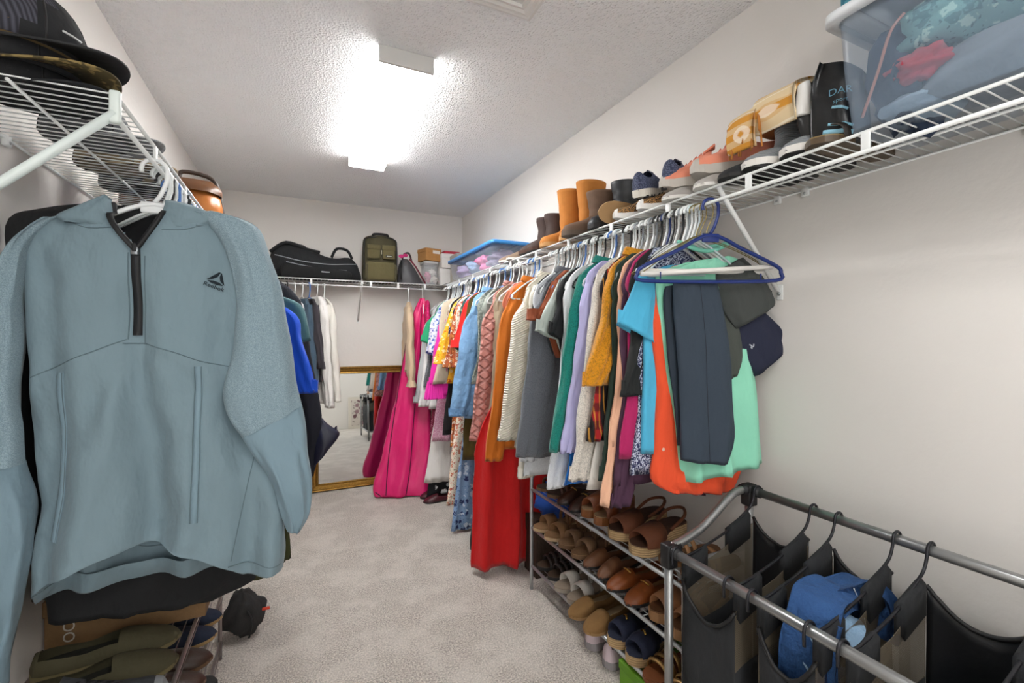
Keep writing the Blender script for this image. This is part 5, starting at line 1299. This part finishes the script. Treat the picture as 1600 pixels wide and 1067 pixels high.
def laundry_bag(y0, y1, label):
    r = root('laundry_bag', label, 'laundry bag', ((LX0+LX1)/2, (y0+y1)/2, .13))
    ox, oy = (LX0+LX1)/2, (y0+y1)/2
    def bp_(nm, vf, m, parent=r, sm=True): return ob(nm, me(nm, mv(vf, -ox, -oy, -.13), m, sm), parent)
    xa, xb = LX0+.022, LX1-.022
    topz = lambda x: LZ0-.085+(LZ1-LZ0)*((x-LX0)/(LX1-LX0))
    wob = lambda a, b: .008*noise.noise(Vector((a*4, b*4, y0*9)))
    def front(s, t):
        y = y1+(y0-y1)*s; zt = topz(xa)-.075*math.sin(PI*s)**.8
        return (xa+wob(s, t)-.016*math.sin(PI*s)*math.sin(PI*t), y, zt+(.14-zt)*t)
    def backp(s, t):
        y = y1+(y0-y1)*s; zt = topz(xb)+.02-.055*math.sin(PI*s)**.8
        return (xb+wob(s+3, t)+.010*math.sin(PI*s)*math.sin(PI*t), y, zt+(.14-zt)*t)
    bp_('front_panel', grid(front, 14, 18, (.002, 0, 0)), M_BF); bp_('back_panel', grid(backp, 14, 18, (.002, 0, 0)), M_BIN)
    bp_('hem_binding', tube([front(i/14, 0) for i in range(15)], .005, 6), M_BLK); bp_('hem_binding', tube([backp(i/14, 0) for i in range(15)], .005, 6), M_BLK)
    for y, sg in ((y0, -1), (y1, 1)):
        def side(s, t, a=0.0, b=1.0):
            x = xa+(xb-xa)*s; zt = topz(x); t = a+(b-a)*t
            return (x, y+.004*math.sin(s*9), zt+(.14-zt)*t)
        bp_('side_panel', grid(lambda s, t: side(s, t, .33, 1), 10, 8, (0, .0015*sg, 0)), M_BF)
        bp_('mesh_panel', grid(lambda s, t: side(s, t, .0, .33), 10, 6, (0, .0012*sg, 0)), M_NET, r, False)
        # fabric loop over the wire, and the hooked wire frame itself
        for s0, s1 in ((.02, .30), (.62, .92)):
            bp_('loop', grid(lambda s, t: (side(s0+(s1-s0)*s, 0)[0], y-.010+.02*t, side(s0+(s1-s0)*s, 0)[2]+.052-.010*abs(2*t-1)-(.0)), 6, 4, (0, 0, -.07)), M_BF)
        pts = [(LX1+.012, y, LZ1-.014), (LX1+.017, y, LZ1+.004), (LX1+.004, y, LZ1+.018), (LX1-.014, y, LZ1+.012), (LX1-.020, y, LZ1-.014), (LX1-.035, y, LZ1-.04), (xb-.05, y, topz(xb-.05)+.05),
               ((xa+xb)/2+.03, y, topz((xa+xb)/2)+.05), (xa+.06, y, topz(xa+.06)+.05), (LX0+.03, y, LZ0-.01), (LX0+.014, y, LZ0+.010), (LX0-.002, y, LZ0+.018), (LX0-.016, y, LZ0+.006), (LX0-.016, y, LZ0-.03)]
        bp_('hook_wire', tube(smooth_pts(pts, 5), .0035, 8), plain('#25252a', .35, .4))
    bp_('bottom', rbox(xa, xb, min(y0, y1), max(y0, y1), .132, .142, .003), M_BF, r, False)
    return r
laundry_bag(.785, .955, 'black laundry bag with mesh sides next to the shoe rack end')
laundry_bag(.590, .720, 'black laundry bag holding a pair of blue jeans')
laundry_bag(.345, .525, 'empty shiny lined black laundry bag beside the jeans bag')
laundry_bag(.110, .285, 'black laundry bag farthest along the sorter from the shoe rack')
jr = root('jeans', 'crumpled blue jeans stuffed in a laundry bag', 'jeans', (1.135, .655, .435))
jr.scale = (.84, .9, 1.0)
M_JN = denim('#1b3f70', '#3f6ea5'); M_JP = denim('#7fa3c4', '#b8cee0')
def fold_tube(path, rad, seed, n=36, flat=.7):
    P = smooth_pts(path, 12); rings = []
    for i, p in enumerate(P):
        d = (P[min(i+1, len(P)-1)]-P[max(i-1, 0)]).normalized(); a1 = d.orthogonal().normalized(); up = Vector((0, 0, 1)); a1 = (up-d*up.dot(d)); a1 = a1.normalized() if a1.length > .1 else d.orthogonal().normalized(); a2 = d.cross(a1)
        g = i/(len(P)-1); e = 1
        rings.append([p+(a1*math.cos(t)*flat+a2*math.sin(t))*rad*e*(1+.22*noise.noise(Vector((math.cos(t)*1.5, math.sin(t)*1.5, i*.22+seed)))+.10*math.sin(i*1.1+3*t)+.10*noise.noise(Vector((math.cos(t)*4, math.sin(t)*4, i*.6+seed)))) for t in [2*PI*k/n for k in range(n)]])
    return loft(rings, True, False)
def jpart(nm, path, y0, y1, th, seed, amp, m, tr, rz=0.0, rx=0.0, parent=jr):
    M = Matrix.Translation(tr) @ Matrix.Rotation(rz, 4, 'Z') @ Matrix.Rotation(rx, 4, 'X')
    return ob(nm, me(nm, xf(sheet(path, y0, y1, th, seed, amp, 14), M), m), parent)
arch = [(-.13, -.10), (-.135, .0), (-.10, .065), (-.04, .09), (.03, .085), (.09, .05), (.12, -.02), (.12, -.10)]
jpart('leg', arch, -.055, .055, .014, 3, .02, M_JN, (0, .0, .16), .15, .1)
jpart('leg', [(-.06, -.06), (-.07, .01), (-.02, .045), (.05, .05), (.09, .01), (.07, -.06)], -.05, .045, .014, 8, .022, M_JN, (.05, -.01, .21), -.5, -.2)
jpart('leg', [(-.08, .10), (-.10, .03), (-.08, -.04), (-.02, -.07), (.04, -.06)], -.05, .04, .015, 12, .02, M_JN, (-.03, -.005, .13), .3, .1)
jpart('waistband', [(-.06, -.02), (-.02, .012), (.04, .015), (.07, -.01)], -.035, .03, .010, 15, .02, M_JP, (-.01, -.045, .19), .5, .5)
for c, r1, r2 in (((-.115, -.02, .165), .030, .036), ((-.12, -.005, .105), .034, .030)):
    ring = [Vector((c[0]+.010*math.sin(2*t), c[1]+r1*math.cos(t), c[2]+r2*math.sin(t))) for t in [2*PI*i/24 for i in range(24)]]
    ob('hem', me('hem', loft([ring, [p+Vector((-.014, 0, -.004)) for p in ring], [p+(Vector(c)-p)*.12+Vector((-.014, 0, -.004)) for p in ring], [p+(Vector(c)-p)*.14+Vector((.03, 0, 0)) for p in ring]]), M_JP), jr)
ob('stitching', me('stitching', tube(smooth_pts([(-.03, -.062, .19), (.0, -.064, .20), (.035, -.06, .195)], 5), .0018, 5), plain('#c98f4a', .7)), jr)
for k, q in enumerate((((-.09, -.035, .245), (-.07, -.055, .20), (-.06, -.062, .15)), ((.03, -.05, .27), (.06, -.055, .22), (.07, -.06, .17)))):
    ob('stitching', me('stitching', tube(smooth_pts(q, 5), .0014, 5), plain('#cfd6dc', .7)), jr)

# ================================================================ left shoe rack and what is on it
AX0, AX1, AY0, AY1 = XL+.02, -.285, .75, 2.13
M_RK2 = plain('#9a8f8c', .35, .7)
lk = root('shoe_rack', 'two tier metal shoe rack under the clothes on the left wall', 'shoe rack', ((AX0+AX1)/2, (AY0+AY1)/2, 0))
def ap(nm, vf): return ob(nm, me(nm, mv(vf, -(AX0+AX1)/2, -(AY0+AY1)/2, 0), M_RK2), lk)
for y in (AY0, AY1):
    ap('end_frame', tube(smooth_pts([(AX1, y, 0), (AX1, y, .25), (AX1, y, .45), (AX1-.02, y, .48), (AX0+.02, y, .48), (AX0, y, .45), (AX0, y, .25), (AX0, y, 0)], 4), .007, 8))
for z in (.07, .245, .42):
    ap('shelf_front_rail', tube([(AX1, AY0, z), (AX1, AY1, z)], .006, 8)); ap('shelf_back_rail', tube([(AX0, AY0, z), (AX0, AY1, z)], .006, 8))
    for i in range(10): ap('wire', tube([(AX0+.034*(i+1), AY0, z+.002), (AX0+.034*(i+1), AY1, z+.002)], .0016, 5))
cx = root('shoe_carton', 'brown cardboard shoe carton with white letters on the left rack', 'box', (-.445, 1.80, .428))
ob('carton', me('carton', rbox(-.185, .185, -.14, .14, 0, .13, .003), leather('#8a6b48', .9), False), cx)
ob('lid', me('lid', rbox(-.188, .188, -.143, .143, .09, .134, .003), leather('#8a6b48', .9), False), cx)
v, f = text_vf('OC', .036)
ob('lettering', me('lettering', ([(-.13-b, -.1445-c, .040+a) for a, b, c in v], f), plain('#c9c4b8', .7), False), cx)
OLV = cloth('#4b4630', .2); OLS = plain('#6d6241', .7)
zt = .427
pair('slip_on_shoe', 'olive canvas slip-on shoe in front of the cardboard carton', 'flat', (OLV, OLS, cloth('#24241c')), [(-.46, 1.565, zt), (-.44, 1.435, zt)], .18, L=.31, Wd=.058)
pair('sneaker', 'black and grey sneaker beside the olive slip-ons on the left rack', 'sneaker', (cloth('#3b3d40'), plain('#8a8d90', .7), cloth('#1b1c1e')), [(-.43, 1.31, zt), (-.43, 1.18, zt)], .15, L=.30, Wd=.054)
pair('dress_shoe', 'dark brown leather shoe on the lower tier of the left rack', 'flat', (leather('#3f2a1f', .4), leather('#6b4c33', .6), leather('#2a1d16', .6)), [(-.40, 1.72, .252), (-.40, 1.60, .252)], .1, L=.30, Wd=.052)
pair('boat_shoe', 'navy boat shoe with a tan sole on the lower tier', 'flat', (cloth('#182338'), plain('#a68a5c', .7), cloth('#2a3348')), [(-.40, 1.96, .252), (-.40, 1.84, .252)], .1, L=.29, Wd=.05)
pair('sandal', 'black strapped sandal on the lowest tier of the left rack', 'sandal', (M_BLK, M_BSOLE, cloth('#2a2a2a')), [(-.40, 1.85, .077), (-.40, 1.73, .077)], .1, L=.29, Wd=.05)
bk = root('drawstring_bag', 'small black bag with a red tag on the carpet by left rack', 'bag', (-.20, 2.27, .002))
ob('body', me('body', ellipsoid(-.02, 0, .085, .075, .07, .085, 24, 14, 4, .18, 5), cloth('#2b2a2a')), bk)
ob('tag', me('tag', rbox(.055, .085, -.04, -.035, .10, .113, .002), plain('#d33c20', .5)), bk)
ob('cord', me('cord', tube(smooth_pts([(-.01, -.05, .14), (.02, -.075, .09), (.01, -.08, .02)], 5), .004, 6), M_BLK), bk)
